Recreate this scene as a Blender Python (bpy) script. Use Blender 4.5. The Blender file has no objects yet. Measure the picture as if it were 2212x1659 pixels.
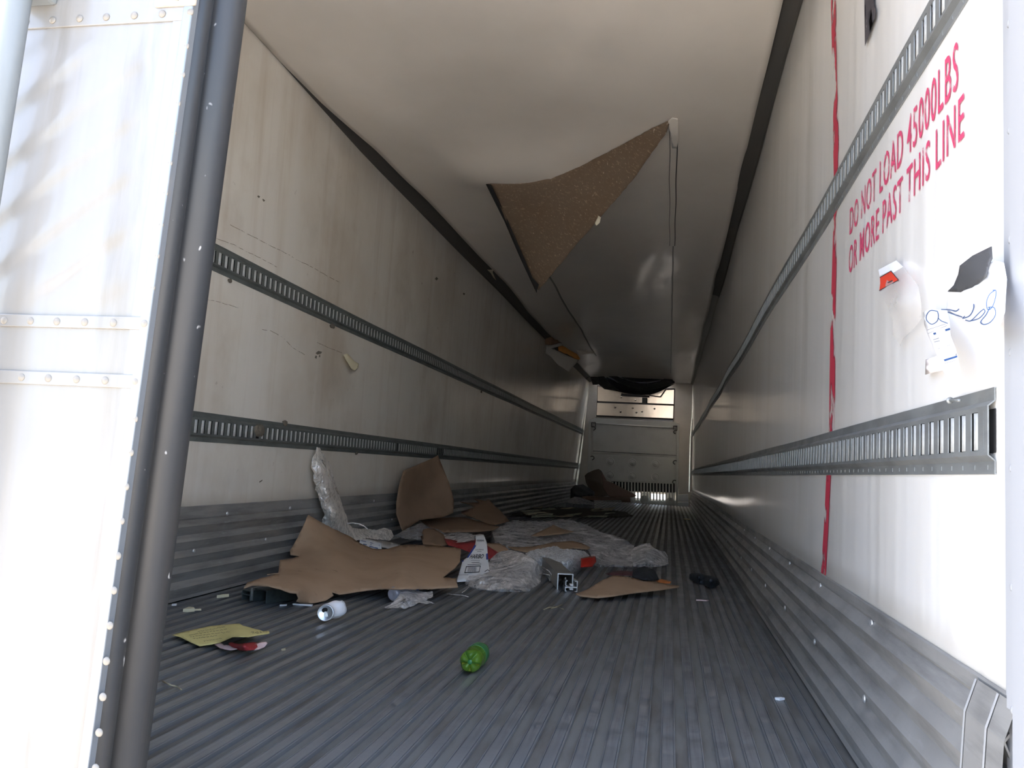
import bpy, bmesh, math, random
import numpy as np
from mathutils import Vector, Matrix, noise
from mathutils.geometry import delaunay_2d_cdt

# ------------------------------------------------------------------ scene, camera, sky, sun
SC = bpy.context.scene
COL = SC.collection
random.seed(7)
FPX, YAW, PIT, ROL = 1769.85, 0.1945, 0.1005, 0.0558
CAM = Vector((0, 0, 0.6))
_f = Vector((-math.sin(YAW)*math.cos(PIT), math.cos(YAW)*math.cos(PIT), math.sin(PIT)))
_r0 = Vector((math.cos(YAW), math.sin(YAW), 0)); _u0 = _r0.cross(_f)
_r = math.cos(ROL)*_r0 + math.sin(ROL)*_u0
_u = -math.sin(ROL)*_r0 + math.cos(ROL)*_u0
cam = bpy.data.cameras.new('camera'); camo = bpy.data.objects.new('camera', cam); COL.objects.link(camo)
cam.sensor_fit = 'HORIZONTAL'; cam.sensor_width = 36.0; cam.lens = FPX/2212*36
cam.clip_start = 0.02; cam.clip_end = 500
camo.matrix_world = Matrix(((_r.x, _u.x, -_f.x, CAM.x), (_r.y, _u.y, -_f.y, CAM.y), (_r.z, _u.z, -_f.z, CAM.z), (0, 0, 0, 1)))
SC.camera = camo

SUN_DIR = Vector((-0.55, 0.22, 0.80)).normalized()     # towards the sun
W = bpy.data.worlds.new('sky'); SC.world = W; W.use_nodes = True
_n = W.node_tree.nodes; _l = W.node_tree.links; _n.clear()
sky = _n.new('ShaderNodeTexSky'); sky.sky_type = 'NISHITA'; sky.sun_disc = False
sky.sun_elevation = math.asin(SUN_DIR.z); sky.sun_rotation = math.atan2(SUN_DIR.x, SUN_DIR.y)
sky.air_density = 1.0; sky.dust_density = 3.2
bg = _n.new('ShaderNodeBackground'); bg.inputs[1].default_value = 0.55
wo = _n.new('ShaderNodeOutputWorld'); _l.new(sky.outputs[0], bg.inputs[0]); _l.new(bg.outputs[0], wo.inputs[0])
sl = bpy.data.lights.new('sun', 'SUN'); sl.energy = 9.0; sl.angle = 0.009; sl.color = (1, .95, .87)
so = bpy.data.objects.new('sun', sl); COL.objects.link(so); so.location = (-5, -3, 9)
so.rotation_euler = SUN_DIR.to_track_quat('Z', 'Y').to_euler()
SC.view_settings.view_transform = 'Standard'; SC.view_settings.look = 'None'
SC.view_settings.exposure = 1.25; SC.view_settings.gamma = 1.0; SC.view_settings.use_curve_mapping = False
SC.cycles.use_denoising = True
SC.cycles.max_bounces = 16; SC.cycles.diffuse_bounces = 10; SC.cycles.glossy_bounces = 8
SC.cycles.transmission_bounces = 8; SC.cycles.transparent_max_bounces = 16
SC.cycles.sample_clamp_indirect = 12.0
SC.cycles.caustics_reflective = True

# ------------------------------------------------------------------ helpers: rays, objects, tags
def ray(px, py):
    return _f + _r*((px-1106)/FPX) - _u*((py-829.5)/FPX)
def tt(px, py, spec):
    k, v = spec; d = ray(px, py)
    return v/d.x if k == 'x' else v/d.y if k == 'y' else (v-CAM.z)/d.z
def at(px, py, k, v):
    return CAM + ray(px, py)*tt(px, py, (k, v))
def c3(v): return (500+v[0]/3.77, 960+v[1]/3.77)
def c4(v): return (960+v[0]/3.95, 1080+v[1]/3.95)
def c5(v): return (1140+v[0]/4.6075, 760+v[1]/4.6075)
def cf(v): return (1240+v[0]/8.508, 780+v[1]/8.508)

def link(name, me, mat=None, parent=None):
    o = bpy.data.objects.new(name, me); COL.objects.link(o)
    if mat is not None and me is not None and len(me.materials) == 0: me.materials.append(mat)
    if parent is not None: o.parent = parent
    return o
def tag(o, label=None, cat=None, group=None, kind=None):
    if label: o['label'] = label
    if cat: o['category'] = cat
    if group: o['group'] = group
    if kind: o['kind'] = kind
    return o
def thing(name, label, cat, loc=(0, 0, 0), group=None):
    o = bpy.data.objects.new(name, None); COL.objects.link(o); o.location = loc; o.empty_display_size = .1
    return tag(o, label, cat, group)
def mesh(name, verts, faces, smooth=False):
    me = bpy.data.meshes.new(name); me.from_pydata([tuple(v) for v in verts], [], faces); me.update()
    if smooth:
        for p in me.polygons: p.use_smooth = True
    return me
def bm_mesh(name, bm, smooth=False):
    bmesh.ops.recalc_face_normals(bm, faces=bm.faces)
    me = bpy.data.meshes.new(name); bm.to_mesh(me); bm.free()
    if smooth:
        for p in me.polygons: p.use_smooth = True
    return me
def add_box(bm, lo, hi):
    vs = [bm.verts.new((x, y, z)) for x in (lo[0], hi[0]) for y in (lo[1], hi[1]) for z in (lo[2], hi[2])]
    for f in ((0, 1, 3, 2), (4, 6, 7, 5), (0, 4, 5, 1), (2, 3, 7, 6), (0, 2, 6, 4), (1, 5, 7, 3)):
        bm.faces.new([vs[i] for i in f])
def box_mesh(name, *boxes):
    bm = bmesh.new()
    for lo, hi in boxes: add_box(bm, lo, hi)
    return bm_mesh(name, bm)
def bevel(o, w, seg=2):
    m = o.modifiers.new('bevel', 'BEVEL'); m.width = w; m.segments = seg; m.limit_method = 'ANGLE'
    return o
def solid(o, th, off=-1):
    m = o.modifiers.new('solid', 'SOLIDIFY'); m.thickness = th; m.offset = off
    return o
def lathe(name, prof, seg=24, smooth=True, squash=None):
    vs, fs = [], []
    for r, h in prof:
        for i in range(seg):
            a = 2*math.pi*i/seg
            vs.append((r*math.cos(a), r*math.sin(a), h))
    for k in range(len(prof)-1):
        for i in range(seg):
            j = (i+1) % seg
            fs.append((k*seg+i, k*seg+j, (k+1)*seg+j, (k+1)*seg+i))
    if prof[0][0] > 1e-5: fs.append(tuple(range(seg))[::-1])
    if prof[-1][0] > 1e-5: fs.append(tuple((len(prof)-1)*seg+i for i in range(seg)))
    if squash: vs = [squash(Vector(v)) for v in vs]
    return mesh(name, vs, fs, smooth)
def tube(name, pts, r, seg=6):
    pts = [Vector(p) for p in pts]; vs, fs = [], []
    for i, p in enumerate(pts):
        t = (pts[min(i+1, len(pts)-1)]-pts[max(i-1, 0)]).normalized()
        a = t.orthogonal().normalized(); b = t.cross(a)
        for k in range(seg):
            q = 2*math.pi*k/seg; vs.append(p+(a*math.cos(q)+b*math.sin(q))*r)
    for i in range(len(pts)-1):
        for k in range(seg):
            j = (k+1) % seg; fs.append((i*seg+k, i*seg+j, (i+1)*seg+j, (i+1)*seg+k))
    fs.append(tuple(range(seg))[::-1]); fs.append(tuple((len(pts)-1)*seg+k for k in range(seg)))
    return mesh(name, vs, fs, True)
def interp(x, pts):
    if x <= pts[0][0]: return pts[0][1]
    for (a, p), (b, q) in zip(pts, pts[1:]):
        if x <= b: return p+(q-p)*(x-a)/(b-a)
    return pts[-1][1]

# ------------------------------------------------------------------ materials
def nodes(name):
    m = bpy.data.materials.new(name); m.use_nodes = True
    nt = m.node_tree; b = nt.nodes['Principled BSDF']
    return m, nt, b
def mat(name, col, rough=.5, metal=0, spec=.5, mixes=(), bump=None, rvar=0, coat=0):
    """mixes: (colour2, scale vector, detail, lo, hi, strength) noise blends on object coordinates; bump: (scale vector, strength, distance)"""
    m, nt, b = nodes(name); N, L = nt.nodes, nt.links
    b.inputs['Roughness'].default_value = rough; b.inputs['Metallic'].default_value = metal
    b.inputs['Specular IOR Level'].default_value = spec
    if coat: b.inputs['Coat Weight'].default_value = coat; b.inputs['Coat Roughness'].default_value = .12
    tc = N.new('ShaderNodeTexCoord'); last = None
    rgb = N.new('ShaderNodeRGB'); rgb.outputs[0].default_value = (*col, 1); last = rgb.outputs[0]
    def nz(scale, detail, seed=0):
        mp = N.new('ShaderNodeMapping'); mp.inputs['Scale'].default_value = scale
        mp.inputs['Location'].default_value = (seed*3.1, seed*1.7, seed*2.3)
        L.new(tc.outputs['Object'], mp.inputs['Vector'])
        t = N.new('ShaderNodeTexNoise'); t.inputs['Scale'].default_value = 1; t.inputs['Detail'].default_value = detail
        t.inputs['Roughness'].default_value = .6
        L.new(mp.outputs[0], t.inputs['Vector']); return t
    for i, (c2, sc, det, lo, hi, st) in enumerate(mixes):
        t = nz(sc, det, i+1)
        r = N.new('ShaderNodeMapRange'); r.inputs['From Min'].default_value = lo; r.inputs['From Max'].default_value = hi
        r.inputs['To Max'].default_value = st; L.new(t.outputs['Fac'], r.inputs['Value'])
        mx = N.new('ShaderNodeMix'); mx.data_type = 'RGBA'
        L.new(r.outputs[0], mx.inputs['Factor']); L.new(last, mx.inputs['A']); mx.inputs['B'].default_value = (*c2, 1)
        last = mx.outputs['Result']
    L.new(last, b.inputs['Base Color'])
    if rvar:
        t = nz((9, 9, 9), 4, 9); r = N.new('ShaderNodeMapRange')
        r.inputs['From Min'].default_value = .3; r.inputs['From Max'].default_value = .7
        r.inputs['To Min'].default_value = max(.03, rough-rvar); r.inputs['To Max'].default_value = min(1, rough+rvar)
        L.new(t.outputs['Fac'], r.inputs['Value']); L.new(r.outputs[0], b.inputs['Roughness'])
    if bump:
        t = nz(bump[0], 3, 5); bp = N.new('ShaderNodeBump'); bp.inputs['Strength'].default_value = bump[1]
        bp.inputs['Distance'].default_value = bump[2]; L.new(t.outputs['Fac'], bp.inputs['Height'])
        L.new(bp.outputs[0], b.inputs['Normal'])
    return m
def worn(name, col, under_scale, lo, hi, rough=.6):
    """thin print or tape that has flaked off in places (transparent where it is gone)"""
    m, nt, b = nodes(name); N, L = nt.nodes, nt.links
    b.inputs['Base Color'].default_value = (*col, 1); b.inputs['Roughness'].default_value = rough
    tc = N.new('ShaderNodeTexCoord'); mp = N.new('ShaderNodeMapping'); mp.inputs['Scale'].default_value = under_scale
    t = N.new('ShaderNodeTexNoise'); t.inputs['Scale'].default_value = 1; t.inputs['Detail'].default_value = 5
    r = N.new('ShaderNodeMapRange'); r.inputs['From Min'].default_value = lo; r.inputs['From Max'].default_value = hi
    L.new(tc.outputs['Object'], mp.inputs[0]); L.new(mp.outputs[0], t.inputs['Vector']); L.new(t.outputs['Fac'], r.inputs['Value'])
    L.new(r.outputs[0], b.inputs['Alpha']); return m
def film(name, col, alpha, rough=.14, scale=14, spread=.42, gloss=.20):
    """thin crinkled plastic: partly clear, milky in patches, with a strong sheen"""
    m = bpy.data.materials.new(name); m.use_nodes = True; nt = m.node_tree; N, L = nt.nodes, nt.links; N.clear()
    tc = N.new('ShaderNodeTexCoord')
    t2 = N.new('ShaderNodeTexNoise'); t2.inputs['Scale'].default_value = scale; t2.inputs['Detail'].default_value = 6
    t2.inputs['Distortion'].default_value = 2.2; t2.inputs['Roughness'].default_value = .65
    L.new(tc.outputs['Object'], t2.inputs['Vector'])
    r = N.new('ShaderNodeMapRange'); r.inputs['From Min'].default_value = .36; r.inputs['From Max'].default_value = .66
    r.inputs['To Min'].default_value = max(0, alpha-spread); r.inputs['To Max'].default_value = min(1, alpha+spread)
    L.new(t2.outputs['Fac'], r.inputs['Value'])
    mp = N.new('ShaderNodeMapping'); mp.inputs['Scale'].default_value = (1, .8, .45); L.new(tc.outputs['Object'], mp.inputs[0])
    t4 = N.new('ShaderNodeTexNoise'); t4.inputs['Scale'].default_value = 11; t4.inputs['Detail'].default_value = 3; t4.inputs['Distortion'].default_value = 3
    L.new(mp.outputs[0], t4.inputs['Vector'])
    s1 = N.new('ShaderNodeMath'); s1.operation = 'SUBTRACT'; s1.inputs[1].default_value = .5; L.new(t4.outputs['Fac'], s1.inputs[0])
    s2 = N.new('ShaderNodeMath'); s2.operation = 'ABSOLUTE'; L.new(s1.outputs[0], s2.inputs[0])
    fold = N.new('ShaderNodeMapRange'); fold.inputs['From Min'].default_value = .012; fold.inputs['From Max'].default_value = .05
    fold.inputs['To Min'].default_value = 1; fold.inputs['To Max'].default_value = 0; L.new(s2.outputs[0], fold.inputs['Value'])
    mxa = N.new('ShaderNodeMath'); mxa.operation = 'MAXIMUM'; L.new(r.outputs[0], mxa.inputs[0])
    fs_ = N.new('ShaderNodeMath'); fs_.operation = 'MULTIPLY'; fs_.inputs[1].default_value = .95; L.new(fold.outputs[0], fs_.inputs[0]); L.new(fs_.outputs[0], mxa.inputs[1])
    gl = N.new('ShaderNodeMapRange'); gl.inputs['To Min'].default_value = gloss; gl.inputs['To Max'].default_value = min(.8, gloss+.3); L.new(fold.outputs[0], gl.inputs['Value'])
    bp = N.new('ShaderNodeBump'); bp.inputs['Strength'].default_value = .6; bp.inputs['Distance'].default_value = .012
    t3 = N.new('ShaderNodeTexNoise'); t3.inputs['Scale'].default_value = 42; t3.inputs['Detail'].default_value = 3; t3.inputs['Distortion'].default_value = 1.5
    L.new(tc.outputs['Object'], t3.inputs['Vector']); L.new(t3.outputs['Fac'], bp.inputs['Height'])
    d = N.new('ShaderNodeBsdfDiffuse'); d.inputs[0].default_value = (*col, 1)
    tl = N.new('ShaderNodeBsdfTranslucent'); tl.inputs[0].default_value = (*col, 1)
    g = N.new('ShaderNodeBsdfGlossy'); g.inputs[0].default_value = (.95, .95, .96, 1); g.inputs['Roughness'].default_value = rough
    tr = N.new('ShaderNodeBsdfTransparent')
    for x in (d, g): L.new(bp.outputs[0], x.inputs['Normal'])
    m1 = N.new('ShaderNodeMixShader'); m1.inputs[0].default_value = .15; L.new(d.outputs[0], m1.inputs[1]); L.new(tl.outputs[0], m1.inputs[2])
    m2 = N.new('ShaderNodeMixShader'); L.new(gl.outputs[0], m2.inputs[0]); L.new(m1.outputs[0], m2.inputs[1]); L.new(g.outputs[0], m2.inputs[2])
    m3 = N.new('ShaderNodeMixShader'); L.new(mxa.outputs[0], m3.inputs[0]); L.new(tr.outputs[0], m3.inputs[1]); L.new(m2.outputs[0], m3.inputs[2])
    o = N.new('ShaderNodeOutputMaterial'); L.new(m3.outputs[0], o.inputs[0])
    return m

M = {}
M['wall_right'] = mat('white_liner', (.87, .86, .83), .28, spec=.5, coat=.5,
    mixes=[((.72, .70, .65), (2, 5, .5), 4, .5, .75, .5), ((.58, .52, .42), (3, 7, 1.2), 6, .64, .8, .5), ((.92, .92, .91), (3, 3.5, .25), 2, .5, .7, .7)],
    bump=((.5, 3.2, .25), .35, .03))
M['wall_left'] = mat('dirty_liner', (.78, .75, .685), .34, spec=.5, coat=.4,
    mixes=[((.58, .51, .42), (1.5, 1.1, 1.0), 5, .44, .66, .65), ((.44, .365, .28), (2, 1.6, 1.3), 7, .54, .76, .6), ((.50, .42, .33), (2, 11, .6), 5, .52, .74, .4),
           ((.22, .16, .11), (7, 9, 12), 6, .68, .76, .75), ((.82, .80, .76), (3, 4, .3), 3, .54, .72, .5)],
    bump=((.5, 2.4, .4), .3, .02))
M['ceiling'] = mat('ceiling_liner', (.85, .80, .73), .30, spec=.5, coat=.5,
    mixes=[((.74, .69, .62), (1.2, 1.0, 1), 4, .45, .7, .7)], bump=((1.6, .8, 1), .35, .05))
M['floor_rib'] = mat('worn_aluminium', (.33, .345, .36), .42, metal=.7,
    mixes=[((.16, .155, .15), (30, 1.2, 30), 6, .45, .7, .85), ((.46, .47, .48), (60, .6, 60), 3, .58, .72, .5), ((.10, .075, .06), (14, 6, 14), 5, .62, .75, .6)], rvar=.12)
M['floor'] = mat('floor_groove_dirt', (.185, .185, .175), .65, metal=.3, mixes=[((.10, .088, .075), (20, 3, 20), 5, .45, .7, .8)])
M['scuff'] = mat('scuff_aluminium', (.40, .40, .39), .45, metal=.5,
    mixes=[((.17, .17, .165), (6, 2.5, 25), 6, .45, .72, .75), ((.50, .52, .54), (12, 9, 40), 4, .62, .75, .6)], rvar=.12)
M['rail'] = mat('galvanised_steel', (.30, .32, .325), .42, metal=.5,
    mixes=[((.19, .20, .20), (9, 7, 25), 5, .45, .7, .7), ((.28, .19, .12), (12, 6, 30), 6, .66, .78, .6)], rvar=.1)
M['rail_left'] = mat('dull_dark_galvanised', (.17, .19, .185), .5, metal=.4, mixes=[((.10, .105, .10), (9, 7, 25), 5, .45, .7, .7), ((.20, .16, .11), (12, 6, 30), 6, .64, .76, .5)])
M['joint'] = mat('pale_joint_strip', (.36, .37, .375), .5)  # paler tone for the strips along the plate joints
M['slot_bar'] = mat('lit_galvanised', (.74, .77, .77), .4, metal=.35, mixes=[((.54, .56, .56), (30, 20, 40), 4, .5, .7, .6)])  # paler than the plate: light caught on the curved bars is in the colour
M['dark_gap'] = mat('black_recess', (.012, .012, .013), .9)
M['trim_dark'] = mat('dark_rubber_strip', (.085, .082, .076), .6, mixes=[((.10, .09, .075), (9, 1.2, 9), 4, .5, .7, .7)])
M['trim_grey'] = mat('grey_cove', (.25, .24, .22), .45)
M['steel'] = mat('polished_steel', (.46, .41, .35), .15, metal=1, mixes=[((.33, .29, .25), (4, 4, 14), 5, .55, .75, .5)], bump=((3, 3, 2), .05, .02))
M['bright_metal'] = mat('bright_trim_metal', (.85, .84, .8), .2, metal=.9)
M['bulkhead'] = mat('grey_green_plastic', (.62, .62, .58), .38, mixes=[((.52, .52, .49), (3, 3, 3), 4, .5, .7, .6)])
M['column'] = mat('beige_panel', (.74, .69, .62), .4, mixes=[((.62, .58, .52), (2, 2, 2), 4, .45, .7, .7)])
M['bulkhead_line'] = mat('dark_seam', (.05, .05, .048), .7)
M['white_block'] = mat('pale_block', (.75, .76, .76), .5)
M['fabric'] = mat('grey_tarp', (.05, .054, .058), .65, spec=.3, mixes=[((.09, .094, .098), (4, 4, 9), 5, .5, .7, .8)], bump=((20, 20, 40), .4, .01))
M['fabric_dark'] = mat('navy_tarp', (.014, .019, .028), .6, spec=.3, mixes=[((.05, .055, .06), (6, 6, 14), 5, .55, .7, .8)], bump=((20, 20, 40), .4, .01))
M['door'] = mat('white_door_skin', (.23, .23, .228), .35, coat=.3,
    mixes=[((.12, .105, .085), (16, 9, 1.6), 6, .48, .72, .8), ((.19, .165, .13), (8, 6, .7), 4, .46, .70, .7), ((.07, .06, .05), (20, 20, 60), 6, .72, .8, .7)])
M['door_metal'] = mat('edge_aluminium', (.28, .30, .32), .4, metal=.6, mixes=[((.35, .34, .33), (30, 30, 9), 5, .58, .7, .7)])
M['rubber'] = mat('dark_rubber', (.026, .028, .031), .46, mixes=[((.046, .043, .040), (14, 14, 1.5), 4, .5, .72, .8), ((.45, .45, .45), (45, 45, 28), 2, .70, .74, .9)])
M['rivet'] = mat('painted_rivet', (.22, .20, .17), .45)
M['rivet_metal'] = mat('bare_rivet', (.75, .76, .78), .3, metal=.8)
M['rod'] = mat('painted_rod', (.20, .215, .22), .42, mixes=[((.15, .16, .16), (14, 14, 3), 4, .5, .7, .6)])
M['post'] = mat('rear_post_paint', (.36, .375, .40), .38, mixes=[((.27, .28, .30), (9, 9, 2), 4, .55, .75, .7)])
M['rust'] = mat('rusty_bracket', (.42, .36, .30), .6, mixes=[((.30, .19, .10), (20, 20, 20), 5, .5, .7, .8)])
M['concrete'] = mat('sunlit_concrete', (.54, .485, .41), .85, mixes=[((.43, .385, .325), (.5, .5, .5), 6, .4, .7, .7)])
M['shell'] = mat('outer_skin', (.7, .7, .7), .4)
M['card'] = mat('cardboard', (.385, .27, .18), .8, spec=.2,
    mixes=[((.31, .21, .135), (5, 5, 5), 5, .45, .7, .7), ((.17, .10, .06), (14, 20, 14), 6, .66, .74, .7)], bump=((9, 60, 60), .12, .004))
M['card_dark'] = mat('brown_cardboard', (.27, .18, .12), .8, spec=.2, mixes=[((.21, .138, .09), (4, 4, 4), 5, .45, .7, .7)])
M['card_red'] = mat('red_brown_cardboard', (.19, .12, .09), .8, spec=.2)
M['film'] = film('clear_stretch_film', (.95, .93, .93), .50, .16, 5, .5)
M['film_thick'] = film('bunched_stretch_film', (.97, .95, .94), .66, .16, 7, .45)
M['film_white'] = film('white_stretch_film', (.90, .86, .80), .95, .25, 18, .15, .2)
M['bubble'] = film('bubble_wrap', (.93, .95, .98), .95, .15, 30, .2, .15)
M['film_grey'] = film('dusty_film', (.55, .58, .62), .6, .2)
M['paper_white'] = mat('white_printed_paper', (.78, .80, .82), .5, mixes=[((.66, .68, .72), (9, 9, 9), 4, .5, .7, .6)])
M['paper_bright'] = mat('bright_paper', (.86, .88, .93), .5)
M['yellow'] = mat('yellow_paper', (.66, .60, .25), .6, mixes=[((.58, .52, .22), (9, 9, 9), 4, .5, .7, .6)])
M['ink'] = mat('black_ink', (.03, .03, .04), .6)
M['ink_grey'] = mat('grey_ink', (.22, .22, .24), .6)
M['ink_blue'] = mat('blue_marker', (.04, .10, .26), .5)
M['print_blue'] = mat('blue_print', (.03, .07, .33), .45)
M['red'] = mat('red_sheet', (.32, .03, .035), .4)
M['red_bright'] = mat('red_pouch', (.55, .02, .012), .25)
M['red_label'] = mat('red_label_print', (.75, .06, .03), .4)
M['red_pale'] = mat('pink_film', (.62, .45, .44), .35)
M['tape'] = worn('red_tape', (.55, .035, .075), (40, 16, 8), .44, .50)
M['stencil'] = worn('red_stencil_paint', (.60, .06, .15), (120, 90, 40), .28, .44)
M['stencil_black'] = worn('black_stencil_paint', (.055, .05, .06), (60, 60, 40), .25, .35)
M['can'] = mat('can_aluminium', (.72, .74, .77), .28, metal=.85)
M['can_print'] = mat('can_print', (.70, .71, .74), .4, metal=.2)
M['beam'] = mat('beam_aluminium', (.36, .36, .34), .45, metal=.6, mixes=[((.24, .22, .19), (9, 9, 9), 5, .5, .7, .7)])
M['beam_dark'] = mat('dark_steel', (.10, .125, .13), .45, metal=.6, mixes=[((.05, .055, .06), (20, 20, 20), 4, .5, .7, .7)])
M['flap'] = mat('fibrous_liner_back', (.175, .13, .092), .75, spec=.25,
    mixes=[((.17, .12, .08), (5, 5, 5), 6, .45, .65, .8), ((.40, .30, .21), (40, 110, 30), 6, .58, .68, .6), ((.58, .48, .38), (150, 30, 60), 6, .64, .70, .8), ((.50, .40, .31), (30, 140, 60), 5, .66, .72, .8)], bump=((30, 30, 30), .5, .01))
M['liner_scrap'] = mat('grey_liner_scrap', (.50, .49, .45), .4)
M['glove'] = mat('black_cloth', (.018, .022, .028), .55, mixes=[((.05, .065, .09), (20, 20, 20), 3, .5, .7, .7)])
M['maroon'] = mat('maroon_film', (.10, .035, .04), .45)
M['orange'] = mat('orange_plastic', (.50, .17, .05), .35)
M['foam'] = mat('pale_foam', (.62, .58, .46), .8)
M['foam_dirty'] = mat('dirty_foam', (.36, .35, .24), .8)
M['card_far'] = mat('dark_far_cardboard', (.15, .11, .08), .8, spec=.2)  # plain dark brown for the cardboard at the far end
M['straw'] = mat('straw', (.45, .38, .25), .8)
M['mud'] = mat('dried_mud', (.16, .14, .11), .95, bump=((60, 60, 60), .6, .01))
M['chips'] = mat('cream_chip', (.74, .68, .48), .6)
m, nt, b = nodes('green_bottle_plastic'); b.inputs['Base Color'].default_value = (.24, .46, .06, 1); b.inputs['Roughness'].default_value = .12
b.inputs['Transmission Weight'].default_value = .75; b.inputs['IOR'].default_value = 1.3; M['green'] = m
m, nt, b = nodes('yellow_green_drink'); b.inputs['Base Color'].default_value = (.42, .44, .05, 1); b.inputs['Roughness'].default_value = .1
b.inputs['Transmission Weight'].default_value = .5; b.inputs['IOR'].default_value = 1.33; M['drink'] = m
m, nt, b = nodes('added_light_sheet'); b.inputs['Base Color'].default_value = (.98, .93, .84, 1); b.inputs['Roughness'].default_value = .9
b.inputs['Transmission Weight'].default_value = .8; b.inputs['IOR'].default_value = 1.05; M['light_hatch'] = m
M['crack'] = worn('brown_crack', (.20, .13, .09), (30, 30, 30), .38, .56)
M['green_label'] = mat('dark_green_label', (.03, .16, .05), .35)
m, nt, b = nodes('clear_bottle_plastic'); b.inputs['Base Color'].default_value = (.50, .49, .56, 1); b.inputs['Roughness'].default_value = .1
b.inputs['Alpha'].default_value = .55; b.inputs['Coat Weight'].default_value = .8; M['clear'] = m
m, nt, b = nodes('orange_insulation_foam'); b.inputs['Base Color'].default_value = (.85, .42, .10, 1); b.inputs['Roughness'].default_value = .8
b.inputs['Subsurface Weight'].default_value = .0; b.inputs['Transmission Weight'].default_value = .45; M['insulation'] = m
m, nt, b = nodes('clear_pouch'); b.inputs['Base Color'].default_value = (.82, .80, .78, 1); b.inputs['Roughness'].default_value = .2
b.inputs['Alpha'].default_value = .5; b.inputs['Coat Weight'].default_value = .5; M['pouch'] = m

# ------------------------------------------------------------------ setting
XR, XL, Y0, Y1, ZC = 0.4465, -1.9137, 1.17, 17.15, 2.5
def wall_r(y, z):
    k = max(0, (y-8)/9)*max(0, (z-.35)/2.15)
    return XR - .036*k + .004*math.sin(y*2.3+z*1.1)*min(1, max(0, (z-.4)*3))*min(1, max(0, (y-1.6)))
def wall_l(y, z):
    return XL + interp(y, [(0, 0), (5, 0), (8.5, .05), (11.8, .085), (17.15, .20)])*max(0, (z-.37)/2.1) \
        + .004*math.sin(y*1.9+z*1.7)*min(1, max(0, (z-.4)*3))
def grid_wall(name, fx, z0, z1, side):
    ny, nz_ = 150, 22; vs, fs = [], []
    for i in range(ny+1):
        y = Y0 + (Y1+.05-Y0)*(i/ny)**1.3
        for j in range(nz_+1):
            z = z0+(z1-z0)*j/nz_; vs.append((fx(y, z), y, z))
    for i in range(ny):
        for j in range(nz_):
            a = i*(nz_+1)+j; q = (a, a+nz_+1, a+nz_+2, a+1)
            fs.append(q if side < 0 else q[::-1])
    return mesh(name, vs, fs, True)
def structure(o): o['kind'] = 'structure'; return o

gr = structure(link('ground', box_mesh('ground', ((-60, -60, -1.4), (60, 80, -1.2))), M['concrete']))
gr['label'] = 'pale concrete yard that the trailer stands on'
fl = structure(link('floor', box_mesh('floor', ((XL, Y0+.1, -.10), (XR, Y1, -.010))), M['floor']))
# extruded floor ribs: one T-section shared by all
PITCH = .0605
prof = [(-.0165, -.0105), (-.0165, -.0012), (-.0150, -.0006), (-.0135, -.0006), (-.0132, -.0026), (-.0122, -.0026), (-.0118, 0),
        (.0118, 0), (.0122, -.0026), (.0132, -.0026), (.0135, -.0006), (.0150, -.0006), (.0165, -.0012), (.0165, -.0105)]
vs = [(x, y, z) for y in (Y0+.12, Y1-.01) for x, z in prof]; n = len(prof)
fs = [(i, (i+1) % n, n+(i+1) % n, n+i) for i in range(n)] + [tuple(range(n)), tuple(range(n, 2*n))[::-1]]
bm = bmesh.new(); bv = [bm.verts.new(v) for v in vs]
for f in fs: bm.faces.new([bv[i] for i in f])
rib_me = bm_mesh('floor_rib', bm)
rib_me.materials.append(M['floor_rib'])
nr = int((XR-XL-.08)/PITCH)
for i in range(nr+1):
    o = link('floor_rib', rib_me, None, fl)
    o.location = (XL+.056+i*PITCH, 0, random.uniform(-.0008, .0008))

wr = structure(link('wall_right', grid_wall('wall_right', wall_r, .30, 2.56, 1), M['wall_right'])); solid(wr, .06, -1)
wl = structure(link('wall_left', grid_wall('wall_left', wall_l, .33, 2.56, -1), M['wall_left'])); solid(wl, .06, -1)
HX0, HX1, HY0, HY1 = -1.45, -.12, 16.55, 17.08     # translucent roof hatch added unseen above the duct to brighten the far end
shell = structure(link('trim_1', box_mesh('outer_side', ((XR+.10, Y0-.02, -.2), (XR+.13, Y1+.25, 2.75)), ((XL-.13, Y0-.02, -.2), (XL-.10, Y1+.25, 2.75)),
    ((XL-.13, Y0-.02, 2.72), (XR+.13, HY0, 2.76)), ((XL-.13, HY0, 2.72), (HX0, Y1+.25, 2.76)), ((HX1, HY0, 2.72), (XR+.13, Y1+.25, 2.76)), ((HX0, HY1, 2.72), (HX1, Y1+.25, 2.76)), ((XL-.13, Y0-.02, -.25), (XR+.13, Y1+.25, -.12))), M['shell']))
shell['label'] = 'outer skin of the trailer body'

# scuff plates: corrugated section along both walls
def scuff(name, side, H):
    zs, os_ = [0, .012], [.026, .022]
    for k in range(5):
        z0 = .012+.060*k; b0 = .020-.0028*k
        zs += [z0+.036, z0+.058, z0+.060]; os_ += [b0+.011, b0-.004, b0-.006]
    zs += [.318, H-.003, H]; os_ += [.006, .005, .001]
    global SCUFF_PROF
    SCUFF_PROF = list(zip(zs, os_)); vs, fs = [], []; ys = [Y0+.01+(Y1-Y0-.02)*i/60 for i in range(61)]
    for y in ys:
        for z, o in zip(zs, os_):
            vs.append((XR-o if side > 0 else XL+o, y, z))
    k = len(zs)
    for i in range(60):
        for j in range(k-1):
            q = (i*k+j, (i+1)*k+j, (i+1)*k+j+1, i*k+j+1); fs.append(q if side < 0 else q[::-1])
    o = structure(link(name, mesh(name, vs, fs), M['scuff'])); solid(o, .003, -1); return o
sr = scuff('baseboard_right', 1, .342); sl_ = scuff('baseboard_left', -1, .367)
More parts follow.
